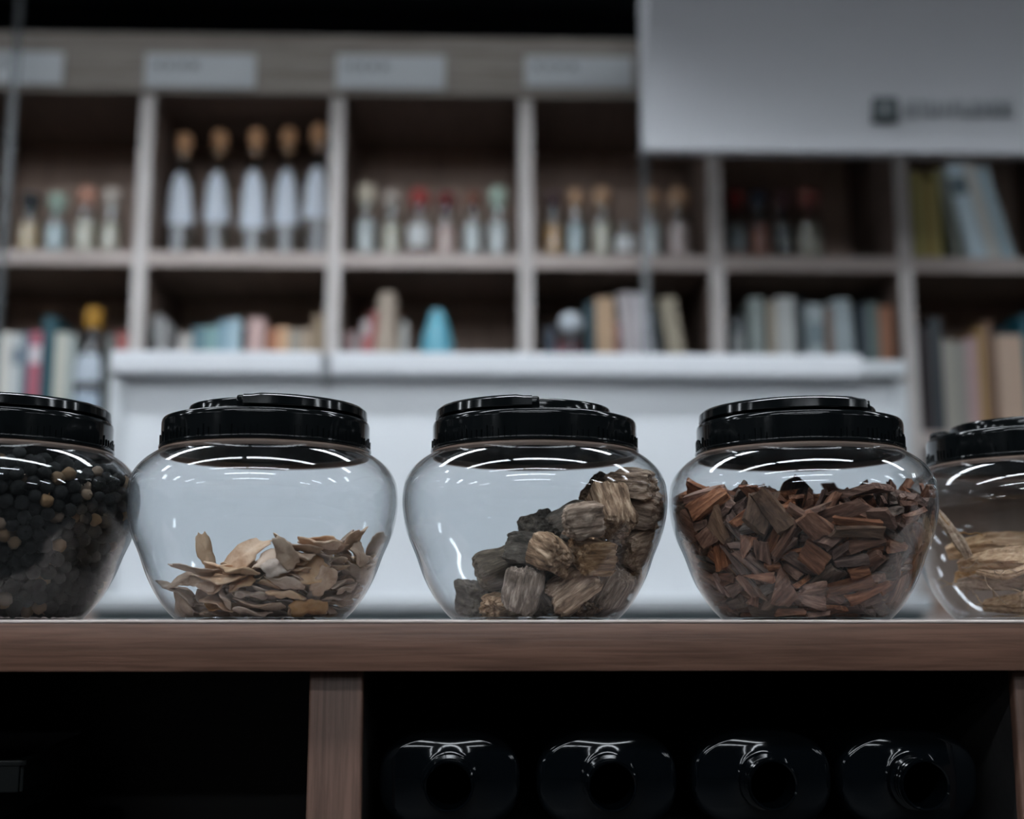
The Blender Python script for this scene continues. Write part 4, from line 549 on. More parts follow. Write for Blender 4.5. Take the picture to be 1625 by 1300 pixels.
D_BERRY=[829,466,-6861,4995, 680,3406,-6250,6121, 1407,423,-6528,8614, 794,1907,-6865,6096, 1053,1230,-6691,4709, 1220,460,-7139,7517,
554,4124,-4592,3188, 1192,791,-7124,6775, 1431,1884,-6622,8171, 355,3829,-5578,5866, 1231,3221,-6421,6914, 1246,5015,-5181,6801,
222,2664,-4782,1753, 331,4255,-4854,3971, 407,4278,-4073,2552, 422,1362,-5732,2499, 979,4698,-4916,4727, 1376,2410,-6805,6912,
351,541,-5823,2468, 621,2496,-5775,3477, 651,432,-6265,3437, 753,3479,-5776,4627, 84,464,-5182,1302, 175,974,-5487,1833,
1121,6422,-3137,7499, 1151,6816,-2025,6094, 1203,1604,-7041,6824, 1437,3816,-5507,8408, 567,5578,-2236,2740, 1244,2686,-6651,6193,
1586,2655,-6351,8317, 1083,1162,-7090,6098, 835,1265,-6400,3971, 887,6046,-2509,4091, 1397,6186,-3567,6248, 93,4354,-1295,616,
184,1948,-5336,2018, 307,4355,-3293,1669, 723,1987,-6170,3923, 1343,3870,-6092,7223, 1491,4271,-5677,7787, 33,1566,-4525,774,
205,3748,-3554,1238, 751,1541,-6090,3343, 919,5796,-3253,4372, 1001,4478,-5616,6316, 1467,5782,-4148,7758, 128,2254,-4562,1102,
534,3671,-4645,2531, 876,2532,-6237,4414, 1050,6262,-2787,4832, 1082,2817,-6175,5600, 1165,178,-7227,6336, 1301,4465,-5673,7060,
1327,6866,-1837,7600, 1396,3107,-6442,7684, 1487,5290,-4730,7848, 1570,2449,-6743,7649, 349,3539,-5120,3164, 658,4872,-4341,3991,
1103,3518,-6094,5363, 1505,5569,-4580,7173, 182,2647,-4027,764, 303,3193,-3727,1795, 359,3038,-5059,2418, 415,3849,-4112,1845,
705,4712,-4056,3224, 808,6383,-1409,4057, 933,610,-6621,4259, 1090,6413,-2766,6153, 1150,1861,-6775,5327, 1170,5418,-4655,5895,
1399,4873,-5281,7565, 1562,4520,-4776,8063, 83,2865,-2887,503, 495,5995,-1317,3002, 521,2008,-5796,2889, 683,6433,-1997,4636,
684,5157,-2909,2565, 956,538,-7110,5734, 968,4767,-4772,5513, 1065,1192,-6978,5400, 18,4055,-2466,697, 45,3577,-3027,678,
631,4073,-5696,5149, 813,5232,-3595,3522, 818,3000,-5853,4038, 847,4123,-5372,4527, 870,5748,-3951,4968, 1445,2867,-5626,8887,
816,4546,-5466,5611, 920,6709,-1158,4774, 1436,1132,-6440,8278, 409,2139,-6280,5712, 499,5648,-1213,2270, 935,4998,-5203,6050,
1019,3004,-6272,4930, 1146,6059,-3735,5531, 1509,5059,-4347,8431, 82,4801,-1727,1173, 135,4556,-2475,1184, 244,1515,-5155,1454,
374,3685,-5353,3814, 379,5031,-2252,1712, 439,964,-6135,2986, 611,2465,-5444,2512, 730,6016,-1903,3539, 739,2939,-5441,2982,
859,2414,-6572,4996, 1332,1805,-7000,7524, 1414,1179,-7159,7395, 1466,5339,-3143,8459, 1501,3677,-6085,7923, 1577,952,-5965,8793,
7,3125,-4207,1241, 116,867,-4616,620, 524,4697,-3493,2286, 565,6269,-812,3541, 686,11,-6360,4578, 852,6,-6572,3922,
1007,4007,-6092,6533, 1021,6607,-2448,5443, 1058,7036,-1303,5830, 1135,7175,-911,6415, 1554,3910,-4729,8629, 178,274,-5647,1803,
937,1910,-6518,4517, 1027,5712,-4479,6502, 1492,991,-7039,7996, 1544,6397,-768,8434, 549,38,-6187,2858, 729,5442,-3841,4138,
987,6355,-3131,5483, 1070,5373,-4493,5195, 1320,5828,-3591,7232, 1558,3089,-5726,8183, 296,5076,-970,1225, 385,1852,-4569,1792,
389,5518,-525,1745, 594,5281,-4298,4559, 622,5036,-3557,2854, 630,5663,-3077,3685, 640,6486,451,4040, 786,7094,-1134,7130,
1049,6095,-4052,6788, 1211,5899,-4176,5972, 1337,6855,-2482,6684, 46,4674,-564,700, 54,1020,-4590,1361, 279,4900,-2906,1898,
400,5478,-1903,2103, 980,6797,-1747,5282, 1251,7188,-336,6995, 1265,6960,-1076,7935, 1281,7010,-1834,6827, 1583,7073,-276,7824,
503,3077,-5364,3607, 702,6249,-14,3376, 1162,7001,-749,5360, 1240,6563,-3184,6742, 1286,5003,-4447,6490, 1568,6323,-2988,8204,
110,4110,-4648,5178, 423,5333,-1478,1660, 518,1554,-6076,5157, 848,6575,-598,4216, 1279,3183,-5726,7388, 1472,6672,-2544,7887,
60,2300,-3397,525, 165,4822,202,845, 827,5804,-2571,3341, 949,7210,241,6468, 29,2968,-3396,1085, 64,2699,-5524,4658,
98,338,-4399,1026, 171,5292,419,1487, 216,1354,-3843,510, 297,2971,-4286,2359, 782,3426,-5725,6674, 991,7158,340,5761,
1067,6817,1582,5366, 1181,5432,-3942,5591, 1196,2046,-6226,6557, 1533,5847,-3415,7961, 14,2126,-5089,3154, 1010,4773,-4022,5062,
1154,2755,-5932,6498, 1310,6467,-2410,7239, 1508,4636,-3759,8657, 1528,6320,-2148,8367, 166,3819,-3452,2244, 286,3829,-2750,1381,
498,5870,-512,2322, 664,6788,916,4887, 804,892,-5703,3801, 1362,2576,-6163,7132, 1416,7141,455,7239, 1525,1927,-6389,7260,
120,1195,-4813,2054, 232,2284,-5798,5241, 301,2282,-4703,2467, 404,1595,-5000,2592, 442,3182,-5244,4210, 1179,4801,-4528,7248,
1307,1250,-6462,7537, 1588,3188,-5052,8547, 11,5045,921,1026, 32,2864,-4696,3092, 183,4726,-3619,4249, 320,5726,142,2083,
334,6141,-596,2886, 443,4154,-4023,3806, 507,3639,-4801,4479, 738,5098,-2878,3338, 910,6904,-388,4800, 440,6057,643,2918,
504,3537,-5156,5172, 599,1338,-6294,6169, 1353,3596,-2271,8931, 1553,5247,-2372,8644, 131,1813,-5540,3628, 201,125,-5798,3955,
305,5450,-3788,6564, 472,2518,-4028,1558, 624,1293,-5348,3194, 653,1532,-5661,4204, 1477,1627,-5900,8456, 2,837,-6315,5526,
112,3357,-2321,514, 316,353,-4980,2033, 372,5838,1284,2570, 435,5507,1096,1896, 454,4091,-4811,5917, 647,6854,230,4641,
671,2225,-5523,4111, 774,591,-5706,6868, 776,7084,1117,5912, 906,5819,-3294,5104, 960,185,-6491,5949, 1132,3555,-5167,7770,
1167,4350,-4793,6644, 1268,503,-6381,7797, 61,5278,-1634,3213, 99,3677,-1659,488, 107,638,-3979,486, 345,4560,-3264,3616,
613,6084,-17,2654, 745,6925,-332,5999, 889,2912,-5513,5368, 1078,3574,-4706,7021, 1293,4178,-5027,7358, 39,3472,-4279,3382,
309,3541,-3953,2774, 682,5261,-3583,4718, 811,4240,-4308,4546, 828,6588,1675,4630, 1302,952,-5753,8084, 1381,5738,-2300,7147,
1482,2299,-6019,7742, 1598,6956,498,8047, 9,1943,-3905,954, 150,3878,-759,446, 318,893,-5143,2564, 367,889,-5994,4552,
678,6387,1274,3994, 819,112,-6229,5279, 978,5808,-2974,6711, 1076,572,-6433,6988, 1113,7173,987,6625, 1184,1699,-4993,8523,
1239,6859,1310,7971, 1545,5113,-3735,7954, 1571,5802,-2579,8041, 8,4174,-3467,3050, 24,4220,1927,597, 152,5311,-2245,3773,
159,4043,-1854,1076, 234,576,-5378,3118, 330,5398,2109,2331, 353,81,-5245,2651, 452,4509,-2862,2960, 700,2007,-5846,4619,
790,6049,2091,3836, 975,6861,1886,6146, 983,2452,-5501,7242, 1138,3901,-5298,6531, 1272,4994,-3739,7186, 242,4788,-2188,2500,
377,5109,-2954,4092, 406,4309,-2801,2274, 488,4273,-2114,1680, 505,3328,-4797,3771, 555,3075,-5370,6068, 941,2448,-5682,5915,
973,1592,-5797,7697, 1088,1869,-3645,8918, 1382,7025,1782,6904, 1447,7147,1216,7287, 1478,312,-5708,8792, 25,24,-5696,3276,
71,4117,-52,530, 138,1211,-5399,7193, 192,4704,-1605,1956, 210,2536,-5060,3773, 259,4948,-879,2064, 365,5809,2107,2978,
573,4611,-4168,5925, 914,5607,-3177,5803, 1015,3879,-3442,8415, 1497,5728,-1229,8497, 106,4647,1403,793, 256,5054,1515,1396,
467,5912,1442,3333, 479,5690,2673,3420, 489,2158,-5475,6562, 582,6213,-617,5159, 605,5726,-2551,5339, 803,4929,-3159,6687,
892,6324,2380,4574, 902,5717,-2048,4843, 1060,3491,-4835,6339, 1296,6843,2459,6654, 1367,2491,-4681,8368, 1465,6296,858,8326,
1546,1382,-4438,8979, 1575,4579,-909,8935, 85,6293,-771,5901, 514,5542,-1021,3615, 690,1450,-5674,6491, 783,6136,-1938,5318,
1048,6206,-1561,7140, 1059,6521,136,6660, 1095,5110,-2026,7141, 1155,6262,-752,7614, 1168,6710,2594,5897, 1270,2329,-5508,8342,
1282,4450,-3408,8050, 1422,5503,-2944,7458, 1439,6754,2320,7402, 1495,3938,-2812,8651, 1515,5040,-628,8463, 1578,6564,2967,7717,
51,5296,-913,2912, 102,5675,-2432,6093, 122,3956,-3861,7105, 142,3563,2875,506, 156,6670,55,5305, 173,3975,686,488,
218,5355,638,2526, 278,1842,-5817,6031, 328,4261,-2822,7744, 475,5231,-2468,6673, 525,5145,-3439,5313, 712,6223,-2146,6607,
714,2983,-5145,6823, 740,5319,-2961,4846, 781,4493,-3848,6611, 798,5999,-1708,6002, 874,6560,-1324,6439, 1068,6620,2320,5261,
1115,1746,-5800,7027, 1219,5688,-1283,7650, 1228,6286,-1467,8038, 1336,6472,-53,8219, 1354,2814,-5130,7781, 1361,6576,-62,7311,
1392,4433,-3943,7604, 1409,4597,-2880,8470, 1453,5519,-1874,8078, 1536,6550,2058,8193, 36,3904,-4269,6617, 74,2982,2616,454,
115,5794,-1033,4297, 197,3776,1357,477, 212,4802,-261,1552, 217,1965,-4426,7858, 228,2935,-4579,7310, 281,5285,-203,2616,
381,4327,1685,1366, 455,5534,3118,4629, 461,6143,49,4695, 463,4984,2447,1757, 519,5530,-345,3323, 538,5486,2705,2754,
542,6035,852,4593, 572,1595,-5045,7736, 583,6439,-605,6804, 588,5693,-1726,4233, 628,4429,-1576,7891, 634,3436,-4133,7379,
655,5416,-1452,7022, 687,4821,-2644,7282, 777,5098,-838,7746, 793,6647,717,5580, 938,1189,-6135,6879, 971,5924,2874,4108,
972,336,-5602,7619, 1031,3241,-4514,7985, 1108,1011,-3758,8949, 1161,3926,-4432,7723, 1172,4336,1549,8742, 1180,3628,-1366,9010,
1200,870,-5080,8499, 1216,6155,405,7131, 1299,3495,-4056,8561, 1360,1259,-3088,9024, 1395,4130,-4042,8222, 1459,6099,-2054,7694,
1567,3728,-76,8827, 4,2554,3153,500, 5,240,-2545,8660, 6,4760,921,1757, 12,3720,2884,1399, 22,5877,1580,4478,
34,531,4914,1843, 42,4247,2383,1767, 47,2910,3753,717, 59,740,4393,554, 67,5285,3675,5853, 78,2920,5458,6109,
80,3429,3648,1969, 87,1224,3812,473, 88,5359,1023,3105, 89,2619,4912,3318, 95,4111,2601,805, 96,4335,3662,3656,
97,2837,4322,1117, 103,5719,-33,6855, 104,3510,2140,527, 105,15,4074,506, 108,598,5446,3074, 114,2434,4806,7326,
119,4975,209,2114, 121,4146,3508,1636, 127,4693,1802,2031, 130,2147,4382,875, 133,2534,5462,7360, 134,5533,1748,7466,
136,2687,4754,1678, 143,1111,5673,3881, 148,4453,2919,1346, 155,1960,3659,549, 170,5038,-1560,7606, 176,3808,3931,3189,
180,1930,4922,1448, 185,2955,3653,7962, 187,3096,-1261,8445, 188,705,5657,2071, 189,710,5011,1072, 200,3148,-3711,7917,
202,364,6105,7281, 207,3532,5169,5781, 214,4946,2480,3263, 219,149,4808,696, 225,3523,3717,1168, 227,1770,-1851,8650,
238,2145,1904,8534, 239,516,-3857,8291, 245,4681,2331,2572, 249,2422,3795,1211, 253,1027,3577,8426, 258,4400,-896,8049,
260,5406,2633,6319, 262,3994,4712,5910, 263,5923,-407,6330, 264,4409,3128,2911, 271,6128,957,5892, 273,3114,3098,975,
274,4065,-291,8192, 277,654,-6014,6205, 280,1214,5280,1610, 290,2271,6229,6945, 291,4407,4450,7239, 293,4227,1780,8013,
298,3314,4338,1629, 306,4377,801,1076, 308,4119,2988,2201, 310,4636,2289,1164, 311,948,5114,2509, 313,1982,5194,7071,
315,5753,2697,7028, 319,2196,-3065,8427, 321,1192,5922,4642, 325,2867,-3062,8128, 329,3522,4650,2214, 332,3074,4626,7153,
333,1508,5627,2396, 336,4035,4516,2788, 343,526,6405,6499, 344,5170,2664,3993, 350,2879,4249,2250, 357,4494,4025,4457,
368,3553,5012,4570, 371,5220,1090,7593, 373,5643,1155,3982, 375,6245,116,5969, 384,1916,5078,2890, 391,5847,-344,4032,
393,3558,-2870,8040, 399,4568,3585,2265, 403,1422,4682,872, 412,3406,5613,6686, 413,3883,3555,2588, 418,207,5948,2592,
419,4228,390,8157, 427,5958,-1422,4836, 429,1748,6237,6058, 434,2268,5255,2144, 437,4045,4109,2147, 438,1382,5631,6824,
444,3249,5298,5151, 445,1085,5937,6168, 446,1566,4847,2176, 448,286,5236,2454, 450,423,5989,4405, 468,3212,1040,8440,
469,683,2628,8607, 473,5359,-238,7428, 482,804,-3206,8480, 484,4926,3364,4323, 486,5858,-1065,6383, 490,2975,5044,2277,
496,3007,5025,4103, 508,1314,5417,3240, 512,3570,-1792,8312, 522,3854,5008,3511, 527,2144,5607,6452, 535,4698,3601,6565,
537,3499,4106,2587, 550,5525,-1891,6528, 551,3856,2465,8033, 552,1761,6143,3819, 556,2500,-1739,8499, 557,2086,5827,3042,
558,1065,5947,7462, 560,5390,298,3138, 561,4699,3904,2943, 569,4755,-153,7962, 570,4739,4168,5636, 571,5088,1362,2555,
585,3441,5020,2849, 589,2075,4520,7758, 590,5021,3997,3844, 593,5001,2956,2309, 595,6146,545,5228, 597,3551,1832,8231,
607,930,5993,2718, 609,315,6510,3867, 610,5560,3767,4347, 614,2480,-508,8646, 619,409,5716,3731, 620,1189,-4459,7999,
625,5581,2243,4474, 635,1418,-3781,8272, 643,4137,4884,6762, 649,1086,-2474,8646, 652,3036,4408,2952, 654,5783,572,3619,
656,6168,1210,5238, 661,4439,4454,3484, 669,4766,3113,3544, 670,3594,5552,4118, 672,2649,5470,2785, 673,643,5753,6669,
689,383,6229,5114, 693,864,6773,4866, 695,1981,5358,3682, 697,4254,4253,6405, 698,15,5264,7679, 699,727,6234,3357,
706,5450,3344,3734, 711,1715,3420,8304, 718,2450,3227,8189, 724,4522,1136,7923, 725,1763,6035,5249, 728,2163,-3780,8109,
734,3920,4901,5215, 735,160,6747,4499, 737,6636,691,6257, 744,2610,-4213,7784, 747,5840,1168,7084, 752,5182,3292,2996,
755,1453,6075,3140, 758,5195,1752,3202, 759,1173,-944,8787, 761,3873,4471,4122, 768,3188,-3348,8710, 769,5201,4331,4453,
771,6278,-1299,5439, 785,1023,6441,4099, 792,2665,5104,6765, 796,1500,2265,8590, 797,2995,5867,4006, 799,5758,2636,5072,
800,3208,5427,3485, 801,5009,-3597,5981, 806,2395,6220,4256, 807,5021,3725,5057, 809,348,-4568,8062, 812,1861,-5187,7110,
814,3174,2906,8195, 823,2528,5643,4931, 825,741,6426,5813, 836,5711,1991,6205, 837,59,-1157,8846, 838,159,6979,5237,
842,6169,3054,4722, 846,5578,2975,5691, 850,3003,-2386,8407, 855,4700,2302,7702, 857,3391,4896,6480, 861,4343,3029,7691,
862,2778,5771,6822, 864,5414,-2456,4468, 875,6183,1640,5805, 877,1721,6496,4563, 879,4127,3803,7031, 880,185,7167,5987,
884,829,-4352,8584, 888,1245,4676,7861, 896,2245,6821,6443, 898,2461,6454,5045, 899,4958,395,8466, 904,2631,-1216,8984,
907,5684,-765,7039, 911,4222,-1436,8538, 913,4793,-2220,7966, 921,3945,5623,4743, 925,4685,5392,7390, 929,1859,5785,7516,
932,4706,4702,4176, 936,3659,3394,7800, 943,1393,7013,5979, 945,1996,2809,8479, 946,2459,5937,3618, 951,4399,-3313,7228,
954,2303,243,8640, 958,5484,3369,6602, 962,2740,4329,7736, 965,858,-5054,7727, 966,5914,612,6498, 969,5864,3640,5050,
981,3466,4092,7557, 984,2490,5498,4212, 985,1555,6839,5243, 989,3705,-889,8390, 998,2445,4647,8343, 1000,4574,5509,6644,
1002,5688,-544,8150, 1003,1190,6503,6476, 1006,5467,531,7177, 1009,636,6685,7802, 1011,5930,1904,5146, 1012,4806,559,7824,
1013,4569,4840,5581, 1018,1026,6106,5258, 1023,3351,6313,6149, 1025,4185,5175,4254, 1030,4398,5478,5251, 1040,2588,6120,7743,
1044,611,4933,7787, 1047,1536,1474,8728, 1056,6184,2492,6401, 1057,5136,2210,7089, 1061,6003,2394,5706, 1072,4219,3935,7776,
1080,4049,-2197,7939, 1084,1867,5722,4485, 1086,5693,4227,5520, 1094,5812,1326,6348, 1096,2071,6902,7210, 1097,2361,5870,5730,
1098,6511,3041,6993, 1102,4366,4338,5100, 1106,3863,-3484,7697, 1109,1139,5244,7457, 1110,2073,6837,5727, 1117,4770,4957,4881,
1126,3546,6341,6850, 1134,5121,4319,6180, 1137,4967,-1357,8332, 1140,5814,4231,6233, 1142,4982,1668,8055, 1147,6307,3048,5438,
1149,3114,5422,8032, 1152,3247,5936,4695, 1159,4580,4281,8307, 1169,50,7283,6722, 1175,3063,-1778,8842, 1182,2269,-2341,8452,
1187,6072,1397,7811, 1194,3991,5842,7237, 1195,3280,4742,7805, 1198,5470,3672,7343, 1199,3176,-413,8466, 1201,844,6611,7066,
1218,1820,-2580,8883, 1223,2733,6739,7351, 1224,2936,6643,6702, 1225,5370,257,7926, 1233,4553,5516,5941, 1247,3672,4329,6877,
1249,5819,4275,7054, 1256,6428,3177,6214, 1259,4811,4890,6816, 1260,4530,-167,8731, 1261,2323,-4840,7375, 1263,3080,5970,5487,
1267,808,7071,5548, 1269,4888,2930,6961, 1271,5229,4444,5085, 1275,6104,1952,6949, 1294,1315,2927,8466, 1297,3873,3095,8367,
1298,6494,1326,6630, 1300,1757,5071,7679, 1305,705,4250,8162, 1306,3588,518,8399, 1309,3001,224,8514, 1312,1876,-4271,8515,
1315,2219,3896,8083, 1316,6517,915,7394, 1321,158,-5272,8307, 1324,2736,-3949,8536, 1329,3880,5906,5593, 1331,1934,-1074,8670,
1333,5453,1697,6757, 1334,3629,5136,7187, 1339,6106,3710,5796, 1345,2880,1696,8549, 1346,2747,6605,5774, 1347,5268,4782,5684,
1349,221,-4782,8807, 1357,4128,5252,7991, 1363,5306,4822,7380, 1366,2297,5367,8062, 1374,5824,135,8438, 1375,775,7123,6512,
1385,1308,7055,7458, 1386,1584,7097,6710, 1388,5057,1300,8710, 1394,5090,5167,6234, 1402,5195,2951,7733, 1403,5063,4202,6935,
1406,5905,695,7661, 1411,4298,3561,8380, 1417,3733,5951,8001, 1418,4505,4904,6230, 1419,5935,2955,7690, 1425,520,5423,7218,
1435,5994,2270,7653, 1438,6575,1597,7367, 1440,3889,4669,7636, 1443,4508,896,8523, 1455,1715,-343,8737, 1456,4734,3015,8354,
1460,5980,-9,7696, 1461,1709,686,8719, 1462,1412,6414,7781, 1463,335,-1807,8662, 1469,2609,2421,8452, 1475,4743,3578,7321,
1476,1468,-3099,8429, 1479,200,-3877,8974, 1480,3974,5253,6252, 1483,4628,2269,8507, 1486,3307,6375,7516, 1498,6202,3718,6708,
1499,4299,-2195,8614, 1500,2659,6143,6304, 1502,3183,5697,7330, 1503,4938,-3011,7880, 1513,5869,1753,8420, 1523,560,7209,7239,
1524,5470,4746,6617, 1527,2520,969,8608, 1532,3634,3951,8352, 1537,4671,4756,7831, 1538,6215,3576,7514, 1541,5312,4427,8113,
1542,371,3269,8468, 1549,2041,6686,7938, 1552,1534,6381,7092, 1555,4023,5964,6421, 1557,1011,-1685,8688, 1563,5729,3482,8146,
1580,3890,1142,8260, 1582,4936,3682,8052, 1585,5885,4159,7729, 1591,5426,2295,8168, 1592,1485,4062,8100, 1595,5514,866,8283,
1020,-1283,-7082,7031, 955,-1322,-7053,6220, 380,-1961,-5038,1645, 1163,-2101,-6800,6139, 743,-714,-6526,4163, 1594,-1073,-6790,8242,
26,-1828,-6041,3632, 918,-235,-7094,5722, 562,-350,-6902,4966, 995,-567,-7161,6436, 1521,-1833,-6537,8354, 1584,-3085,-5737,8642,
31,-836,-5039,1182, 502,-1066,-6255,3526, 659,-3262,-5279,3286, 1085,-1597,-6864,5499, 251,-253,-5832,2338, 636,-4083,-4406,2720,
592,-1875,-6611,4836, 632,-1807,-5818,2861, 639,-760,-6045,2869, 641,-2462,-6122,4120, 742,-1136,-6754,4790, 1317,-241,-7218,7195,
1318,-182,-7081,7951, 1380,-3882,-6066,6767, 1410,-2048,-6890,7177, 382,-386,-5463,1684, 982,-3619,-5941,5239, 1446,-3782,-5798,8165,
58,-2743,-3923,807, 248,-2778,-4664,1658, 466,-2337,-5348,2270, 802,-3477,-6192,6031, 685,-1471,-6472,4178, 707,-2980,-6377,5423,
826,-3166,-5837,4296, 221,-1594,-5526,2187, 510,-318,-6311,3398, 1054,-4178,-5771,5900, 1157,-2787,-6708,7305, 1369,-2360,-6720,7851,
901,-3712,-5342,3953, 934,-2572,-6391,4802, 1136,-810,-7143,7618, 1428,-4780,-4947,8221, 1496,-1575,-7004,7724, 77,-3460,-3785,1106,
1033,-5114,-5130,6541, 1092,-2842,-6639,6077, 1215,-3185,-6482,6732, 1226,-4537,-5545,6921, 164,-122,-4946,880, 853,-3886,-5614,4606,
959,-2311,-6670,5406, 16,-1757,-4741,969, 91,-3605,-4160,1706, 839,-895,-7025,5421, 868,-4543,-4547,3860, 953,-5272,-4856,5881,
0,-60,-4116,493, 568,-2756,-5479,2787, 1235,-3496,-6301,7406, 1274,-2566,-6844,6706, 387,-3000,-5007,2336, 215,-2008,-4166,625,
360,-945,-5793,2245, 1432,-3026,-6464,7885, 139,-1082,-5487,1707, 285,-594,-4570,542, 841,-2861,-5771,3670, 1359,-4108,-5960,7494,
1561,-353,-6580,8441, 1384,-5096,-5109,7325, 726,-4337,-5105,4343, 731,-3935,-4871,3303, 882,-4277,-5534,5185, 255,-1143,-6429,5871,
398,-4642,-4103,3187, 493,-2307,-5380,3367, 1212,-63,-6663,6730, 129,-1413,-3768,482, 1045,-5215,-4709,5207, 1118,-4731,-5079,4907,
420,-4177,-3981,2087, 478,-3583,-4614,2236, 688,-5347,-3839,4209, 924,-5000,-4498,4536, 999,-16,-5969,8224, 1280,-4585,-5492,7700,
1599,-4354,-4557,8740, 137,-1835,-5037,2769, 449,-4683,-3658,2561, 629,-5177,-3589,3454, 1063,-2502,-6165,6536, 1512,-2523,-6142,8247,
92,-1147,-4297,969, 1314,-5397,-4574,7818, 288,-4143,-2845,899, 172,-3218,-3355,602, 246,-4027,-3543,1464, 1464,-1018,-5447,8825,
1473,-3198,-3798,8939, 52,-2187,-3440,511, 465,-543,-6412,5508, 845,-5549,-4132,4888, 993,-1769,-6341,6712, 70,-2765,-5762,5886,
113,-2489,-5586,4558, 211,-229,-4743,1573, 233,-435,-5883,4352, 292,-2178,-4172,1393, 459,-1058,-4811,1903, 821,-5188,-3160,2776,
1119,-30,-6194,7289, 1266,-4631,-5060,5611, 1579,-5643,-3984,8262, 326,-1205,-5409,3203, 341,-4522,-2901,1482, 402,-650,-6050,6109,
408,-579,-5668,3677, 464,-5280,-2627,2347, 574,-1072,-5970,4490, 750,-29,-5965,6443, 763,-3958,-5011,4886, 963,-5636,-4341,5589,
1258,-5558,-4602,6996, 1328,-646,-6229,7852, 1520,-295,-5329,8889, 324,-3500,-3025,1241, 421,-882,-5172,2519, 474,-4529,-3445,1908,
1114,-1220,-6482,7474, 1539,-1197,-6008,8367, 132,-4279,-2201,747, 195,-4790,-1942,1104, 395,-313,-4999,2194, 511,-5862,-3551,4664,
616,-3314,-4474,3012, 1124,-4426,-5191,6263, 1284,-1791,-4884,8957, 1451,-5171,-3605,8698, 1590,-3822,-4979,8363, 20,-727,-3927,468,
109,-1271,-5610,3947, 362,-1807,-5852,4629, 397,-2559,-4747,2947, 676,-2747,-5167,4041, 871,-1254,-6110,5142, 1087,-5676,-4420,6290,
63,-3334,-2558,558, 76,-2690,-2943,464, 79,-4366,-1544,576, 497,-468,-5348,3039, 520,-1531,-4436,1576, 1074,-766,-5741,6807,
1158,-5949,-3720,5360, 487,-2362,-5804,5202, 606,-1333,-5886,6289, 666,-609,-6255,4848, 760,-3317,-5137,4592, 891,-960,-6470,6589,
957,-5730,-3119,4080, 1125,-2152,-6217,7429, 1352,-3157,-4590,8702, 1529,-3776,-4296,8994, 158,-1448,-5486,6851, 266,-3014,-5448,5214,
517,-5923,-2505,3675, 719,-1808,-6109,5671, 909,-2827,-5965,7258, 1062,-4094,-4927,7578, 1243,-601,-6596,7208, 151,-3684,-1818,528,
157,-2897,-3856,1613, 181,-5007,-2242,1761, 299,-2062,-5411,4078, 494,-3129,-5736,6584, 663,-5558,-2976,3337, 727,-3743,-5396,6393,
1177,-552,-5581,7507, 1213,-1202,-4300,8872, 1543,-1744,-5971,7899, 55,-1694,-5152,7453, 66,-2950,-4235,2315, 167,-3478,-3462,1896,
335,-2263,-4598,2261, 354,-4679,-4280,5497, 410,-5152,-4023,6519, 417,-5482,-1787,2296, 460,-3787,-4588,4222, 657,-6229,-2267,4338,
964,-1567,-5961,7269, 997,-2346,-5541,7772, 1041,-3607,-5398,7151, 1164,-5774,-3215,6400, 1304,-660,-5362,8197, 1389,-2009,-5668,8468,
1442,-3105,-5738,7884, 1,-4096,-3562,2998, 19,-3856,-1104,475, 62,-3907,-4751,6085, 73,-3896,-4112,3526, 81,-5335,-2022,3670,
204,-4286,-4394,4824, 396,-2025,-5673,6253, 485,-3584,-3833,2526, 564,-3580,-4353,7056, 586,-5634,-2328,2944, 600,-4541,-3867,4314,
662,-4932,-3759,4971, 721,-5498,-2576,6174, 757,-6188,-2933,4796, 773,-3243,-5213,5982, 775,-4631,-3912,6136, 810,-5179,-2578,4041,
851,-2139,-5630,6989, 865,-4718,-4564,7588, 866,-3202,-4664,3748, 916,-4993,-3307,6435, 1024,-4741,-4592,6906, 1188,-2942,-5233,7419,
1229,-2920,-5101,8144, 1264,-6078,-3832,6104, 1283,-4749,-3560,7579, 1373,-5931,-4162,7569, 1433,-6311,-3011,8043, 1489,-4872,-4063,8153,
3,-5213,-3678,5720, 10,0,5234,1321, 13,-2838,2987,533, 15,-6164,1594,5619, 17,-5091,3342,6266, 21,-5170,-1424,1596,
23,-5602,-32,3527, 27,-4872,-1331,927, 28,-4400,3914,4145, 30,-5169,1660,2931, 35,-4746,1419,872, 37,-872,5831,4186,
38,-983,5598,6850, 40,-1215,5040,1126, 41,-5132,437,7754, 43,-3596,1848,494, 44,-1880,4850,1272, 48,-5927,199,6487,
49,-3848,2565,663, 50,-1298,4371,1231, 53,-2249,5200,3812, 56,-3232,4587,1835, 57,-3169,2364,444, 65,-1505,3781,505,
68,-3323,2907,1081, 69,-644,6222,5363, 72,-4666,-45,620, 75,-5072,353,982, 86,-3960,274,455, 90,-4046,-416,506,
94,-5635,858,1969, 100,-3723,3463,2184, 101,-4395,2721,1262, 111,-4995,-284,2005, 117,-3224,2327,8331, 118,-1854,4659,2027,
123,-2363,6047,7145, 124,-1029,-1992,8664, 125,-6232,849,5253, 126,-5404,254,1599, 140,-5175,3533,5562, 141,-415,4721,1631,
144,-5079,-380,1196, 145,-3604,3609,1174, 146,-191,5646,1977, 147,-5115,-1022,2347, 149,-1181,4418,534, 153,-1877,5884,5067,
154,-3528,-3883,7608, 160,-577,4956,919, 161,-264,6130,4755, 162,-5427,1746,3612, 163,-4878,-3223,4061, 168,-776,3895,456,
169,-4423,-3601,6842, 174,-5928,-885,4309, 177,-5859,-1822,4936, 179,-4536,720,645, 186,-1080,-3927,8272, 190,-4712,-844,7940,
191,-2943,4480,3048, 193,-6288,2034,6294, 194,-6082,212,2717, 196,-534,4482,446, 198,-2485,3897,1323, 199,-3901,1178,510,
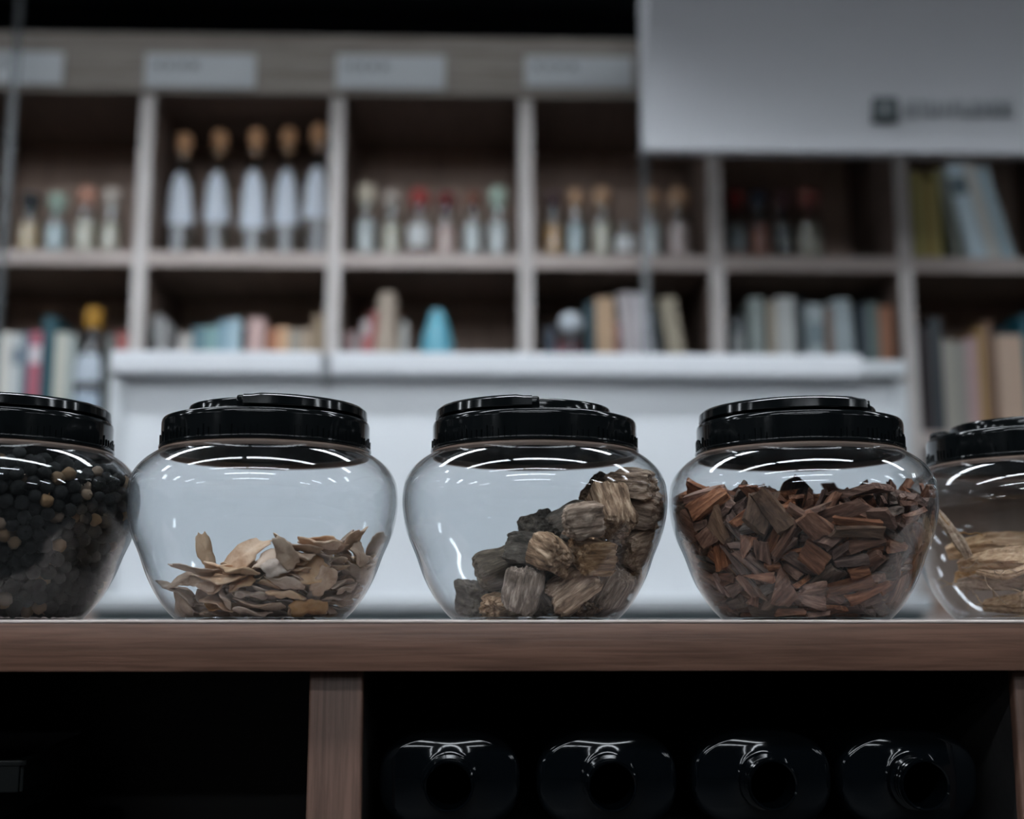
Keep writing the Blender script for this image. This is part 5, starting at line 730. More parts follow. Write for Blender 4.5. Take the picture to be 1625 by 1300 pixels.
203,-5479,-2002,6731, 206,-4746,544,1690, 208,-4690,3134,1839, 209,-4661,-761,666, 213,-2932,3736,741, 220,-5009,-1561,7697,
223,-5210,999,1396, 224,-4866,3715,4687, 226,-4141,5062,6052, 229,-2219,3492,532, 230,-722,5977,6312, 231,-4192,3579,1655,
235,-182,4417,1091, 236,-4463,4472,5817, 237,-4462,242,1194, 240,-5692,-1665,4219, 241,-2911,-1850,8439, 243,-742,5336,1533,
247,-1995,5413,2259, 250,-5203,392,2344, 252,-2782,-3183,8221, 254,-4026,2555,7931, 257,-4013,-3287,2301, 261,-630,5694,7619,
265,-5864,-1954,6036, 267,-4313,-1461,1257, 268,-5547,-2531,4666, 269,-5502,-743,1727, 270,-4051,1992,1164, 272,-4096,-546,8151,
275,-3134,4203,1247, 276,-4797,2517,7443, 282,-5766,947,6748, 283,-2090,-4066,7975, 284,-5791,-64,2160, 287,-1463,5309,1703,
289,-394,5279,2654, 294,-5948,902,2547, 295,-4813,-2083,2582, 300,-6297,-651,5514, 302,-1011,-3178,8521, 304,-518,6031,2729,
312,-3194,-4929,6647, 314,-5036,2548,1804, 317,-4277,1772,544, 322,-3126,3758,1808, 323,-4574,-2220,7769, 327,-2130,5806,2895,
337,-4130,3543,7239, 338,-2615,5049,1982, 339,-4980,3577,2871, 340,-3762,2975,1620, 342,-3540,-2984,7932, 346,-5914,-1293,2831,
347,-2580,4304,2067, 348,-4552,1313,1546, 352,-5204,-1630,3052, 356,-688,-4586,8018, 358,-4221,-2190,1496, 361,-675,5802,3372,
363,-3982,3477,2836, 364,-2007,3270,8392, 366,-2208,-907,8683, 369,-981,5657,2228, 370,-3303,-2398,8237, 376,-5312,-282,2721,
378,-4698,2303,2625, 383,-6025,-1776,3492, 386,-4968,1064,2096, 388,-4420,-2967,2923, 390,-246,5700,3884, 392,-2612,5067,3290,
394,-1144,5309,2969, 401,-4697,-2993,7111, 405,-5171,946,2775, 411,-5391,3165,5077, 414,-1500,5950,4493, 416,-2591,4622,1397,
424,-3052,5858,6917, 425,-4307,3579,3399, 426,-3920,-2776,1788, 428,-4281,2975,2443, 430,-5309,-910,3070, 431,-5828,-740,2324,
432,-5364,2285,4039, 433,-4817,2017,1340, 436,-2072,4257,766, 441,-6688,-898,4514, 447,-3818,4134,1861, 451,-5392,2186,2329,
453,-3274,4132,2497, 456,-4487,3694,2291, 457,-4515,-3299,3470, 458,-92,-5572,7024, 462,-414,6471,4016, 470,-5504,437,3010,
471,-2848,-4020,7894, 476,-4191,1330,8052, 477,-1122,6123,2996, 480,-5667,1467,2323, 481,-52,6233,3298, 483,-95,-3271,8526,
491,-4957,2314,3258, 492,-4663,-97,7936, 500,-551,-2570,8600, 501,-5080,2932,2472, 506,-6354,64,3457, 509,-5570,-2990,5339,
513,-3154,4753,3687, 515,-6047,-480,3002, 516,-4331,3973,6671, 523,-2614,5464,2664, 526,-5247,-262,7607, 528,-6355,564,5980,
529,-6431,-1442,4035, 530,-3893,4243,7350, 531,-4142,-4204,6547, 532,-4627,2976,3139, 533,-5511,2231,7572, 536,-1564,5850,2640,
539,-5722,1447,4176, 540,-1718,5523,4023, 541,-2573,-5308,6463, 543,-1064,4736,1784, 544,-6008,-657,6211, 545,-5964,1531,3151,
546,-2498,4080,7955, 547,-722,4907,7860, 548,-4018,4381,2523, 553,-5040,2808,3702, 559,-1066,6318,3629, 563,-5699,2254,6053,
566,-3755,4082,3214, 575,-6057,352,4704, 576,-5699,2321,3088, 577,-5656,2643,4748, 578,-6897,-1207,5418, 579,-5262,-3202,4663,
580,-4489,-2700,2239, 581,-6149,739,3209, 584,-6418,1288,6319, 587,-1904,5192,3186, 591,-702,6808,4911, 596,-4902,-2547,3250,
598,-3165,4969,2537, 601,-92,5469,3278, 602,-2119,-2816,8481, 603,-4205,-3067,7712, 604,-2316,6154,5503, 608,-5717,-591,6922,
612,-3029,5538,5650, 615,-2367,-4700,7695, 617,-6453,-498,3880, 618,-6129,-2528,6632, 623,-5167,1672,7285, 626,-1877,5454,6836,
627,-2963,-1145,8533, 633,-5320,1619,1700, 637,-475,3207,8545, 638,-3177,5397,3145, 642,-1167,5474,3670, 644,-5661,-730,3612,
645,-4875,1233,7817, 646,-1438,-897,8713, 648,-3718,870,8396, 650,-6261,-1053,3477, 660,-6591,-1640,4760, 665,-1660,6348,3977,
667,-4397,4360,4834, 668,-3218,4935,6440, 674,-5164,4084,4140, 675,-3825,4566,6453, 677,-6528,406,4112, 679,-3732,4911,3143,
681,-2642,5721,3254, 691,-6202,-341,4807, 692,-173,-5060,7745, 694,-6479,1699,4248, 696,-1411,5799,6354, 701,-6057,-1142,5033,
703,-4734,1782,2110, 704,-5786,-1298,6505, 708,-4878,3998,3454, 709,-2435,5684,5899, 710,-5301,965,7325, 713,-3930,-2455,7930,
715,-4569,4117,2845, 716,-1115,6605,4301, 717,-5813,1425,7386, 720,-6596,-167,6239, 722,-3003,5737,3785, 732,-1502,-4536,7950,
733,-5861,3206,4210, 736,-6304,-1253,5949, 741,-997,-5110,7627, 746,-5840,2294,5354, 748,-6351,1136,3853, 749,-2345,4775,2653,
754,-5433,1022,3382, 756,-6057,2044,3783, 762,-4271,-4134,7300, 764,-2448,-3838,8586, 765,-5414,3496,3764, 766,-6914,-448,5095,
767,-5657,3714,5958, 770,-5771,605,3911, 772,-6458,2226,4860, 778,-1151,7110,6062, 779,-4364,4549,3309, 780,-3906,4518,3922,
784,-5400,3070,3168, 787,-4747,3366,3842, 788,-2760,-2567,8643, 789,-2813,5220,4236, 791,-5562,203,7157, 795,-3510,5119,5882,
805,-2927,-4592,7246, 815,-1113,6239,7302, 817,-5982,-65,4085, 820,-2460,-4987,7035, 822,-2314,5988,3855, 824,-2754,6106,6312,
830,-5995,-2378,5288, 831,-6415,85,5389, 832,-3094,5176,7080, 833,-4322,-1496,7990, 834,-1657,5901,3400, 840,-6382,-92,7072,
843,-4696,3206,6961, 844,-6658,-2573,5623, 849,-4941,4382,7002, 854,-511,7052,5671, 856,-1340,5283,7434, 858,-5163,3087,4377,
860,-6872,-2286,6811, 863,-6993,726,5408, 867,-4536,1918,7847, 869,-1566,6733,4769, 872,-58,6911,7301, 873,-5733,-1457,7266,
878,-6866,344,4797, 881,-7029,-626,5854, 883,-6968,1431,5724, 885,-3549,5386,3680, 886,-5376,-2777,6879, 890,-5785,2778,3705,
893,-4087,5468,4763, 894,-1456,-2548,8519, 895,-2123,6360,4542, 897,-2929,865,8530, 900,-1757,-3501,8348, 903,-4678,4472,7756,
905,-965,6006,4853, 908,-6654,1063,4583, 912,-6060,-2736,5843, 915,-5641,2958,5762, 917,-3276,5607,6312, 922,-6073,3474,5309,
923,-3419,4849,4392, 926,-2221,5588,4510, 927,-6760,-2660,6263, 928,-5739,911,7971, 930,-6070,1523,4861, 931,-4080,-4901,6803,
939,-5848,2068,4483, 940,-560,7207,6396, 942,-762,-1253,8814, 944,-862,4171,8215, 947,-5515,-3397,7735, 948,-6763,-217,4422,
950,-3750,-1854,8146, 952,-5,5939,6460, 961,-1462,4635,7889, 967,-1783,-4219,8570, 970,-4670,4575,3932, 974,-6444,-1878,5526,
976,-4435,624,8094, 977,-102,5576,7066, 986,-2887,6011,4472, 988,-5884,3259,6514, 990,-1327,6928,5390, 992,-4347,5582,5433,
994,-1380,-5297,8097, 996,-380,6279,7047, 1004,-2285,-2105,8508, 1005,-6461,2847,5288, 1008,-4351,3050,7560, 1014,-7119,-1285,6133,
1016,-2570,-3169,9022, 1017,-7230,135,6657, 1022,-7123,34,5669, 1026,-5157,-2145,8270, 1028,-3228,5359,4918, 1029,-5221,2194,6884,
1032,-4549,5002,4454, 1034,-5303,-2276,7487, 1035,-6821,1607,5041, 1036,-5647,1727,6546, 1037,-6290,364,8358, 1038,-2933,6584,6885,
1039,-6362,-3141,5447, 1042,-4861,4074,5366, 1043,-6963,1882,6324, 1046,-2797,6698,7583, 1051,-6573,-2354,4995, 1052,-1320,6195,5394,
1055,-3428,2978,7994, 1066,-6277,3552,5971, 1069,-5682,4132,5380, 1071,-6167,2605,4264, 1073,-3690,5573,5452, 1075,-2743,2971,8277,
1077,-6516,-995,6667, 1079,-4088,-4690,5420, 1081,-5954,-92,7784, 1089,-5215,4427,4831, 1091,-4704,-4580,6191, 1093,-204,-4008,8289,
1099,-5123,-4055,7204, 1100,-6528,598,6712, 1101,-1711,5314,8128, 1104,-3809,5023,7199, 1105,-5651,3739,4672, 1107,-6349,-1774,6613,
1111,-5290,2642,6406, 1112,-6747,2474,6782, 1116,-6241,2300,7788, 1120,-4542,4745,6500, 1122,-1837,1755,8591, 1123,-3399,-4600,7779,
1127,-6437,-3214,6108, 1128,-3748,-1143,8349, 1129,-2331,5407,7664, 1130,-31,6366,5722, 1131,-2545,5643,5141, 1133,-2020,6715,5270,
1139,-5821,-2479,7972, 1141,-1681,6294,6833, 1143,-4922,-2878,7805, 1145,-4993,3184,7780, 1148,-2401,-4619,8482, 1153,-4138,-3776,7929,
1156,-3647,-5204,5450, 1160,-7190,-613,6519, 1166,-4328,2177,8509, 1171,-7090,776,6189, 1173,-6892,-1956,6151, 1174,-6689,2206,5671,
1176,-4050,5236,4088, 1178,-3979,4902,5334, 1183,-5019,4148,6265, 1185,-7153,-226,7386, 1186,-4002,-3227,8377, 1189,-2640,6487,5041,
1190,-3874,5362,6581, 1191,-5434,-703,8097, 1193,-2608,5334,6464, 1197,-4790,5031,5167, 1202,-48,3874,8373, 1204,-6232,3750,7022,
1205,-2506,1473,8564, 1206,-1961,-5058,8160, 1207,-6170,3065,4743, 1208,-679,6712,7556, 1210,-656,7200,7086, 1217,-6537,2899,6101,
1221,-7089,1312,6821, 1222,-127,6653,6423, 1227,-4402,-2032,8454, 1230,-6102,-2155,7377, 1232,-3478,6179,5799, 1234,-4411,3701,7885,
1236,-6504,-1484,7300, 1237,-3681,-4230,8335, 1238,-4432,-2710,8293, 1241,-3890,97,8344, 1242,-5559,264,8324, 1245,-2802,6572,5749,
1248,-5270,-921,7455, 1250,-2446,6245,8009, 1252,-1739,5979,7698, 1253,-1729,-1608,8684, 1254,-5189,4605,5684, 1255,-1734,3961,8131,
1257,-4242,5896,6827, 1262,-4145,5835,6091, 1273,-4503,4920,7176, 1276,-7116,622,7306, 1277,-50,2594,8575, 1278,-3550,5682,4284,
1285,-5983,2535,6567, 1287,-5735,2896,7949, 1288,-6416,-3271,6847, 1289,-1827,6914,5945, 1290,-7066,-1568,6785, 1291,-4549,2949,8407,
1292,-5945,-2928,7307, 1295,-2325,385,8693, 1303,-6154,598,7331, 1308,-3311,4536,6937, 1311,-4787,5408,6727, 1313,-6019,-3981,6868,
1319,-3670,3590,7733, 1322,-3632,5971,4944, 1323,-2521,-1592,8992, 1330,-5304,4863,6498, 1335,-5498,4517,7683, 1338,-6590,-757,7394,
1340,-3210,248,8460, 1341,-3019,3522,7918, 1342,-2,4600,8027, 1344,-937,6493,5886, 1348,-5357,-1368,8339, 1350,-5060,-239,8548,
1351,-1117,6409,8064, 1355,-6251,-3564,7527, 1356,-3846,3412,8474, 1358,-6403,1185,7090, 1364,-6874,1986,7447, 1365,-5711,-1807,7913,
1368,-4843,5232,5958, 1370,-5448,2932,7163, 1371,-1612,-3062,8954, 1372,-6535,3191,6877, 1377,-2416,5002,7056, 1378,-6574,965,7874,
1379,-6660,-2736,7383, 1383,-4295,-3833,8658, 1387,-2205,6838,7224, 1390,-7102,-832,7825, 1391,-3604,6229,6608, 1393,-5711,4373,6110,
1398,-1658,2571,8554, 1400,-1693,7031,6677, 1401,-7189,-953,7133, 1404,-2132,4707,7669, 1405,-3805,1887,8126, 1408,-5175,3891,8046,
1412,-3439,-3594,8221, 1413,-5981,1690,7998, 1415,-1159,-4855,8530, 1423,-3898,-2455,8568, 1424,-2430,6789,6343, 1426,-4941,3765,7362,
1427,-6677,1731,8195, 1429,-5417,-2919,8413, 1430,-5934,-1780,8618, 1434,-4254,-4435,8088, 1441,-6249,1879,6986, 1444,-2985,5837,7623,
1448,-5464,-3492,6984, 1449,-3668,5756,7256, 1450,-1000,6636,6635, 1452,-5044,2375,8157, 1454,-5371,3675,6868, 1457,-2632,-297,8558,
1458,-1318,6972,7356, 1468,-5732,2227,8291, 1471,-6637,211,7735, 1474,-5359,1562,8390, 1481,-5936,-839,7627, 1484,-3391,6388,7429,
1485,-6117,3952,6427, 1488,-5944,-893,8571, 1490,-1227,3468,8452, 1493,-4657,-1257,8631, 1494,-3263,1536,8472, 1504,-6171,2743,7171,
1506,-1156,-5752,7711, 1507,-2859,4785,7717, 1510,-3201,4111,7671, 1511,-3074,6035,5217, 1514,-6972,-1499,7869, 1516,-6972,-1988,7410,
1517,-3501,-1953,8792, 1518,-909,2578,8573, 1519,-1842,6777,7935, 1522,-5734,4324,6929, 1526,-5114,823,8353, 1530,-319,-1905,8661,
1531,-5703,3759,7483, 1534,-2005,6192,6143, 1535,-3352,-458,8526, 1540,-511,-4531,8819, 1547,-132,6327,7885, 1548,-4514,5578,7406,
1550,-6324,3313,7587, 1551,-3397,-2986,8755, 1556,-6731,2718,7497, 1559,-7140,1323,7549, 1560,-6620,-2210,8015, 1564,-6486,-600,8115,
1566,-6265,-1348,8051, 1572,-3591,4623,7990, 1573,-6157,-2492,8562, 1576,-4653,-3359,8252, 1581,-3430,5280,7747, 1587,-7029,-146,8110,
1589,-2417,2272,8557, 1593,-624,-3720,8798, 1596,-5201,5038,7225, 1597,-4869,-2572,8799]
def jar_obj(name,me,mat,j,L,q):
    o=bpy.data.objects.new(name,me); me.materials.append(mat); COL.objects.link(o)
    o.location=(JARS[j][0]+L.x,JARS[j][1]+L.y,ZS+L.z); o.rotation_mode='QUATERNION'; o.rotation_quaternion=q; return o
def put_slices():
    rows=[pose(r) for r in unpack(D_SLICE,8)]
    top=sorted(rows,key=lambda r:-(r[1].z))
    for i,L,q in rows:
        m2=(i%6==0); o=jar_obj('root_slice',slice_shape(1000+i),M_slice2 if m2 else M_slice,1,L,q)
        if m2: tag(o,'orange-tan dried root slice among the paler slices in the second jar','dried slice','orange slices in the second jar')
        else: tag(o,'thin pale beige dried root slice heaped in the second jar from left','dried slice','pale slices in the second jar')
    o=jar_obj('root_slice',slice_shape(77,.026,.0085),M_slice2,1,Vector((-.0305,-.012,.0385)),Euler((R(80),R(72),R(10))).to_quaternion()); tag(o,'narrow dark dried slice standing upright above the heap in second jar','dried slice')
    o=jar_obj('root_slice',slice_shape(78,.036,.014),M_slice,1,Vector((-.004,-.045,.0335)),Euler((R(62),R(-38),R(-8))).to_quaternion()); tag(o,'long pale strip lying diagonally on front of the slice heap','dried slice')
    o=jar_obj('root_slice',slice_shape(79,.030,.021),M_slice2,1,Vector((.027,-.0475,.0270)),Euler((R(64),R(-8),R(10))).to_quaternion()); tag(o,'broad flat slice against the glass at right front of second jar','dried slice')
def put_chunks():
    for i,L,q in [pose(r) for r in unpack(D_CHUNK,8)]:
        g=(i%5==1); o=jar_obj('root_chunk',chunk_shape(2000+i),M_chunk2 if g else M_chunk,2,L,q)
        tag(o,'dark grey-barked cube of dried root in the middle jar' if g else 'light brown fibrous cube of dried root in the middle jar','dried root chunk','grey chunks in the middle jar' if g else 'brown chunks in the middle jar')
def merged(name,items,mat,j,lab,cat):
    bm=bmesh.new()
    for me,L,q in items:
        n0=len(bm.verts); bm.from_mesh(me); bm.verts.ensure_lookup_table(); M=Matrix.Translation(L)@q.to_matrix().to_4x4()
        bmesh.ops.transform(bm,matrix=M,verts=bm.verts[n0:])
    me=bpy.data.meshes.new(name); bm.to_mesh(me); bm.free(); me.materials.append(mat)
    o=bpy.data.objects.new(name,me); COL.objects.link(o); o.location=(JARS[j][0],JARS[j][1],ZS); return tag(o,lab,cat,None,'stuff')
def put_chips():
    rows=[pose(r) for r in unpack(D_CHIP,8)]
    for k,(i,L,q) in enumerate(rows[:300]):
        g=(i%5==3); o=jar_obj('bark_chip',chip_shape(3000+i),M_chip2 if g else M_chip,3,L,q)
        tag(o,'grey-brown weathered bark chip packed in the fourth jar' if g else 'reddish brown bark chip packed in the fourth jar','bark chip','grey bark chips in the fourth jar' if g else 'red bark chips in the fourth jar')
    merged('bark_chips',[(chip_shape(3000+i),L,q) for i,L,q in rows[300:]],M_chip,3,'dense filling of further red-brown bark chips deep in the fourth jar','bark chips')
def berry_shape(v):
    r=random.Random(900+v); bm=bmesh.new(); bmesh.ops.create_icosphere(bm,subdivisions=3,radius=1); off=Vector((v*3.1,v*1.7,0))
    for x in bm.verts:
        d=x.co.normalized(); f=1+.16*noise.noise(d*1.8+off)+.12*noise.noise(d*4.5+off)
        if d.z>.86: f*=.80
        x.co=d*f
    if v%2:
        q=bmesh.ops.create_cone(bm,cap_ends=True,segments=6,radius1=.13,radius2=.08,depth=.7)
        for x in q['verts']: x.co=Vector((x.co.x+x.co.z*.2,x.co.y,x.co.z+1.05))
    me=bpy.data.meshes.new('berry'); bm.to_mesh(me); bm.free()
    for p in me.polygons: p.use_smooth=True
    return me
def put_berries():
    rows=unpack(D_BERRY,4); dark=[berry_shape(v) for v in range(6)]; tan=[berry_shape(v) for v in range(6)]
    for m in dark: m.materials.append(M_berry)
    for m in tan: m.materials.append(M_berry2)
    low=[]
    for k,row in enumerate(rows):
        i,L=row[0],Vector(row[1:4])/100000; rad=random.Random(4000+i).uniform(.0031,.0043)
        r=random.Random(i); q=Quaternion([r.gauss(0,1) for _ in range(4)]).normalized()
        if k<300:
            t=r.random()<.10; o=bpy.data.objects.new('dried_berry',(tan if t else dark)[i%6]); COL.objects.link(o)
            o.location=(JARS[0][0]+L.x,JARS[0][1]+L.y,ZS+L.z); o.rotation_mode='QUATERNION'; o.rotation_quaternion=q; o.scale=(rad,)*3
            tag(o,'small round tan dried berry scattered among black ones in the leftmost jar' if t else 'small round black dried berry packed in the leftmost jar','dried berry','tan berries in the leftmost jar' if t else 'black berries in the leftmost jar')
        else: low.append((i,L,q,rad))
    bm=bmesh.new()
    for i,L,q,rad in low:
        s=bmesh.ops.create_icosphere(bm,subdivisions=2,radius=rad); bmesh.ops.transform(bm,matrix=Matrix.Translation(L),verts=s['verts'])
    # heart of the heap, below the outer layers
    me=bpy.data.meshes.new('dried_berries'); bm.to_mesh(me); bm.free(); me.materials.append(M_berry)
    for p in me.polygons: p.use_smooth=True
    o=bpy.data.objects.new('dried_berries',me); COL.objects.link(o); o.location=(JARS[0][0],JARS[0][1],ZS); tag(o,'mass of black dried berries filling the inside of the leftmost jar','dried berries',None,'stuff')
put_slices(); put_chunks(); put_chips(); put_berries()
# roots in the rightmost jar
M_root=organic('twisted pale root',(.24,.12,.055),(.56,.34,.18),(.74,.52,.32),45,(1.2,9,9),.75,.8,.12)
def root(pts,rads,label,hair=6,seed=1,group=None):
    r=random.Random(seed); P=[Vector(p) for p in pts]; n=14; Q=[];W=[]
    for i in range(len(P)-1):
        p0=P[max(i-1,0)];p1=P[i];p2=P[i+1];p3=P[min(i+2,len(P)-1)]
        for k in range(n):
            q=k/n; Q.append(.5*((2*p1)+(p2-p0)*q+(2*p0-5*p1+4*p2-p3)*q*q+(3*p1-p0-3*p2+p3)*q**3)); W.append(rads[i]+(rads[i+1]-rads[i])*q)
    Q.append(P[-1]); W.append(rads[-1]); m=MB(); b=m.b; rings=[]; up=Vector((.1,.2,1)); NN=28; off=r.uniform(0,50)
    for i,p in enumerate(Q):
        d=(Q[min(i+1,len(Q)-1)]-Q[max(i-1,0)]).normalized(); a=d.cross(up).normalized(); c=a.cross(d).normalized(); rg=[]
        for k in range(NN):
            th=6.28318*k/NN; tw=th+i*.045
            f=1+.16*math.sin(5*tw+off)+.11*math.sin(9*tw+off*2)+.10*noise.noise(Vector((i*.14,math.cos(th)*1.5,math.sin(th)*1.5+off)))
            rg.append(b.verts.new(p+(a*math.cos(th)+c*math.sin(th))*W[i]*f))
        rings.append(rg)
    for A,B in zip(rings,rings[1:]):
        for k in range(NN): b.faces.new((A[k],A[(k+1)%NN],B[(k+1)%NN],B[k]))
    b.faces.new(rings[0][::-1]); b.faces.new(rings[-1])
    o=m.build('dried_root',M_root,None,True,loc=(JARS[4][0],JARS[4][1],ZS)); tag(o,label,'dried root',group)
    if hair:
        m=MB()
        for h in range(hair):
            s=Q[r.randrange(len(Q))].copy(); d=Vector((r.uniform(-1,1),r.uniform(-1,.6),r.uniform(-1,.4))).normalized(); pp=[s]
            for _ in range(9):
                d=(d+Vector((r.uniform(-1,1),r.uniform(-1,1),r.uniform(-1,1)))*.38).normalized(); nx=pp[-1]+d*.0028
                if nx.z<.003 or math.hypot(nx.x,nx.y)>rin(nx.z)-.002: break
                pp.append(nx)
            if len(pp)>3: m.tube(pp,[.00045*(1-.6*k/len(pp)) for k in range(len(pp))],5)
        m.build('root_hairs',M_root,o,True)
    return o
def rin(z):
    for (r0,z0),(r1,z1) in zip(PROF,PROF[1:]):
        if z0<=z<=z1: return r0+(r1-r0)*(z-z0)/(z1-z0)
    return .0
root([(-.040,-.018,.0085),(-.018,-.034,.0095),(.006,-.038,.010),(.030,-.030,.0105),(.042,-.010,.010)],[.003,.0062,.0072,.007,.004],'knobbly pale root lying at the bottom front of the rightmost jar',10,1)
root([(-.048,.000,.022),(-.030,-.018,.0245),(-.008,-.024,.024),(.018,-.022,.025),(.046,-.012,.026)],[.0028,.0065,.0070,.0068,.0050],'thick wrinkled root across the middle of the rightmost jar',9,2)
root([(-.052,-.014,.033),(-.036,-.030,.036),(-.012,-.044,.0375),(.016,-.046,.0385),(.044,-.034,.040)],[.0035,.0055,.0078,.0080,.006],'long ridged root bundle lying highest at front of rightmost jar',8,3)
root([(-.050,.012,.042),(-.026,.004,.0475),(.004,.002,.0485),(.034,.006,.048),(.056,.012,.046)],[.0040,.0062,.0070,.0066,.0050],'dark root on top of the heap behind in rightmost jar',5,4)
root([(-.0675,-.008,.072),(-.0610,-.016,.060),(-.0545,-.022,.047),(-.050,-.024,.0375)],[.0018,.0030,.0034,.0022],'thin root leaning upright against left side of rightmost jar',2,5)
root([(-.018,.020,.010),(.004,.026,.0105),(.028,.024,.011),(.040,.012,.0115)],[.004,.0070,.0072,.005],'short stout root at the bottom back of the rightmost jar',5,6)
root([(-.040,.020,.0265),(-.014,.030,.028),(.014,.032,.029),(.042,.024,.030)],[.004,.0070,.0076,.005],'brown root resting behind the ridged bundle in rightmost jar',5,7)
root([(-.0265,-.0405,.0125),(-.0215,-.0470,.0190),(-.014,-.0515,.0235),(-.004,-.0535,.0255)],[.0022,.0026,.0042,.0030],'small club-shaped root leaning on the front glass of rightmost jar',6,8)
root([(-.046,-.0255,.0290),(-.034,-.0405,.0265),(-.020,-.0510,.0330)],[.0016,.0024,.0015],'thin curled rootlet at lower left of rightmost jar',8,9)
# ---------------------------------------------------------------- dark bottles lying in the lower compartment
ZB=ZS-TH-.36
def bottle_proto():
    t=thing('plastic_bottle','x','bottle')
    m=MB(); b=m.b; rings=[]; n=64
    def sec(y,hx,hz,e,cz=0):
        rg=[]
        for k in range(n):
            a=6.28318*k/n; c,s=math.cos(a),math.sin(a)
            rg.append(b.verts.new((hx*math.copysign(abs(c)**e,c),y,cz+hz*math.copysign(abs(s)**e,s))))
        rings.append(rg)
    for y,hx,hz,e in ((.25,.030,.018,.76),(.252,.0365,.0235,.76),(.248,.0390,.0268,.76),(.040,.0392,.0270,.76),(.034,.0391,.0269,.76),(.0300,.0388,.0267,.76),(.0280,.0383,.0263,.76),(.0270,.0376,.0258,.76),(.0262,.0366,.0250,.76),(.0254,.0340,.0232,.8),(.0243,.0245,.0195,.9),(.0236,.0180,.0165,.95),(.0230,.0158,.0152,1),(.0225,.0146,.0142,1),(.0215,.0138,.0136,1),(.0165,.0132,.0132,1),(.0160,.0150,.0150,1),(.0135,.0150,.0150,1),(.0130,.0132,.0132,1),(.0008,.0132,.0132,1),(0,.0127,.0127,1),(.0008,.0119,.0119,1),(.020,.0115,.0115,1)): sec(y,hx,hz,e)
    for A,B in zip(rings,rings[1:]):
        for k in range(n): b.faces.new((A[k],A[(k+1)%n],B[(k+1)%n],B[k]))
    b.faces.new(rings[0])
    m.build('bottle_body',M_darkpet,t,True)
    m=MB()
    for y0 in (.0035,.0075): 
        pts=[(.0134*math.cos(6.28318*k/40),y0+.002*k/40,.0134*math.sin(6.28318*k/40)) for k in range(41)]; m.tube(pts,.0005,6)
    m.build('neck_thread',M_darkpet,t,True)
    return t
bt=bottle_proto(); bl=['dark clear bottle lying mouth forward beside the wooden divider','dark clear bottle lying on its side, second from the divider','dark clear bottle lying on its side, third from the divider','dark clear bottle lying on its side nearest the right divider']
ybt=YF+.025
for i,(u,vv) in enumerate(((712,1249),(972,1249),(1228,1247),(1470,1247))):
    o=bt if i==0 else copy_tree(bt); x,z=pix(u,vv,ybt); o.location=(x,ybt,z); o['label']=bl[i]; o['group']='bottles lying in the lower compartment'
# they lie on a crate so that the mouths stand at this height
zt=pix(712,1249,ybt)[1]-.0271
xr0,xr1=xd+.02,xd2-.02
cr=thing('storage_crate','dark plastic crate under the four lying bottles','crate',((xr0+xr1)/2,YF+.17,ZB)); M_crate=plain('dark crate plastic',(.010,.012,.014),.5)
hw=(xr1-xr0)/2; hh=zt-ZB
MB().box(-hw,hw,-.148,.148,hh-.006,hh,.001).build('crate_lid',M_crate,cr); MB().box(-hw+.004,hw-.004,-.144,.144,0,hh-.006,.003).build('crate_body',M_crate,cr)
# stacked trays at left
M_tray=plain('grey green tray plastic',(.007,.010,.010),.35)
TX,ztt=pix(70,1186,YF+.16); ztb=ztt-3*.0185
for i in range(3):
    t=thing('storage_tray',['shallow grey tray at the left edge, topmost of the stack','shallow grey tray at the left edge, middle of the stack','shallow grey tray at the left edge, lowest of the stack'][i],'tray',(TX-.10-.012*i,YF+.18,ztb+(2-i)*.0185),'stacked trays in the left compartment',(0,0,R((6,2,9)[i])))
    MB().box(-.10,.10,-.10,.10,0,.003,.001).build('tray_base',M_tray,t); m=MB()
    for q in (-1,1): m.box(q*.1-.002,q*.1+.002,-.1,.1,0,.0183,.001); m.box(-.1,.1,q*.1-.002,q*.1+.002,0,.0183,.001)
    m.box(-.104,.104,-.104,-.1,.0150,.0183,.001); m.box(.1,.104,-.104,.104,.0150,.0183,.001)
    m.build('tray_rim',M_tray,t)
bxn=thing('storage_box','black lidded box carrying the three grey trays at the left','box',(TX-.11,YF+.18,ZB)); hb=ztb-ZB
MB().box(-.13,.12,-.12,.12,0,hb-.02,.004).build('box_body',M_crate,bxn); MB().box(-.134,.124,-.124,.124,hb-.02,hb-.0002,.003).build('box_lid',M_crate,bxn)
# ---------------------------------------------------------------- back bookshelf
YB=2.35; xm0=pix(530,411,YB)[0]; xm1=pix(1437,411,YB)[0]; P3=(xm1-xm0)/3; TB=.028; D=.30
zA=pix(815,402,YB)[1]; zA0=pix(815,426,YB)[1]; zTop=pix(815,157,YB)[1]; zH=pix(700,63,YB)[1]
zB=zA0-(zTop-zA); print('bookshelf z',zA0,zA,zTop,zH,zB,'pitch',P3)
bs=thing('bookcase','tall greige wood bookcase with open square compartments behind the whiteboard','bookcase',(xm0,YB,0))
def bb(x0,x1,y0,y1,z0,z1,b=.0015): return MB().box(x0-xm0,x1-xm0,y0-YB,y1-YB,z0,z1,b,2)
ks=range(-4,8)
zrows=[zTop,zA,zB]; zz=zB
while zz-(zTop-zA0)-TB>.05: zz=zz-(zA-zA0)-(zTop-zA); zrows.append(zz)
xe0=xm0-4*P3-TB/2; xe1=xm0+7*P3+TB/2
for k in ks:
    x=xm0+k*P3; up=part('upright',bb(x-TB/2+.0003,x+TB/2-.0003,YB+.004,YB+D,.0,zTop),M_brown_shade,bs)
    part('edge_band',bb(x-TB/2,x+TB/2,YB,YB+.006,.0,zTop-.0005),M_beigeZ,up)
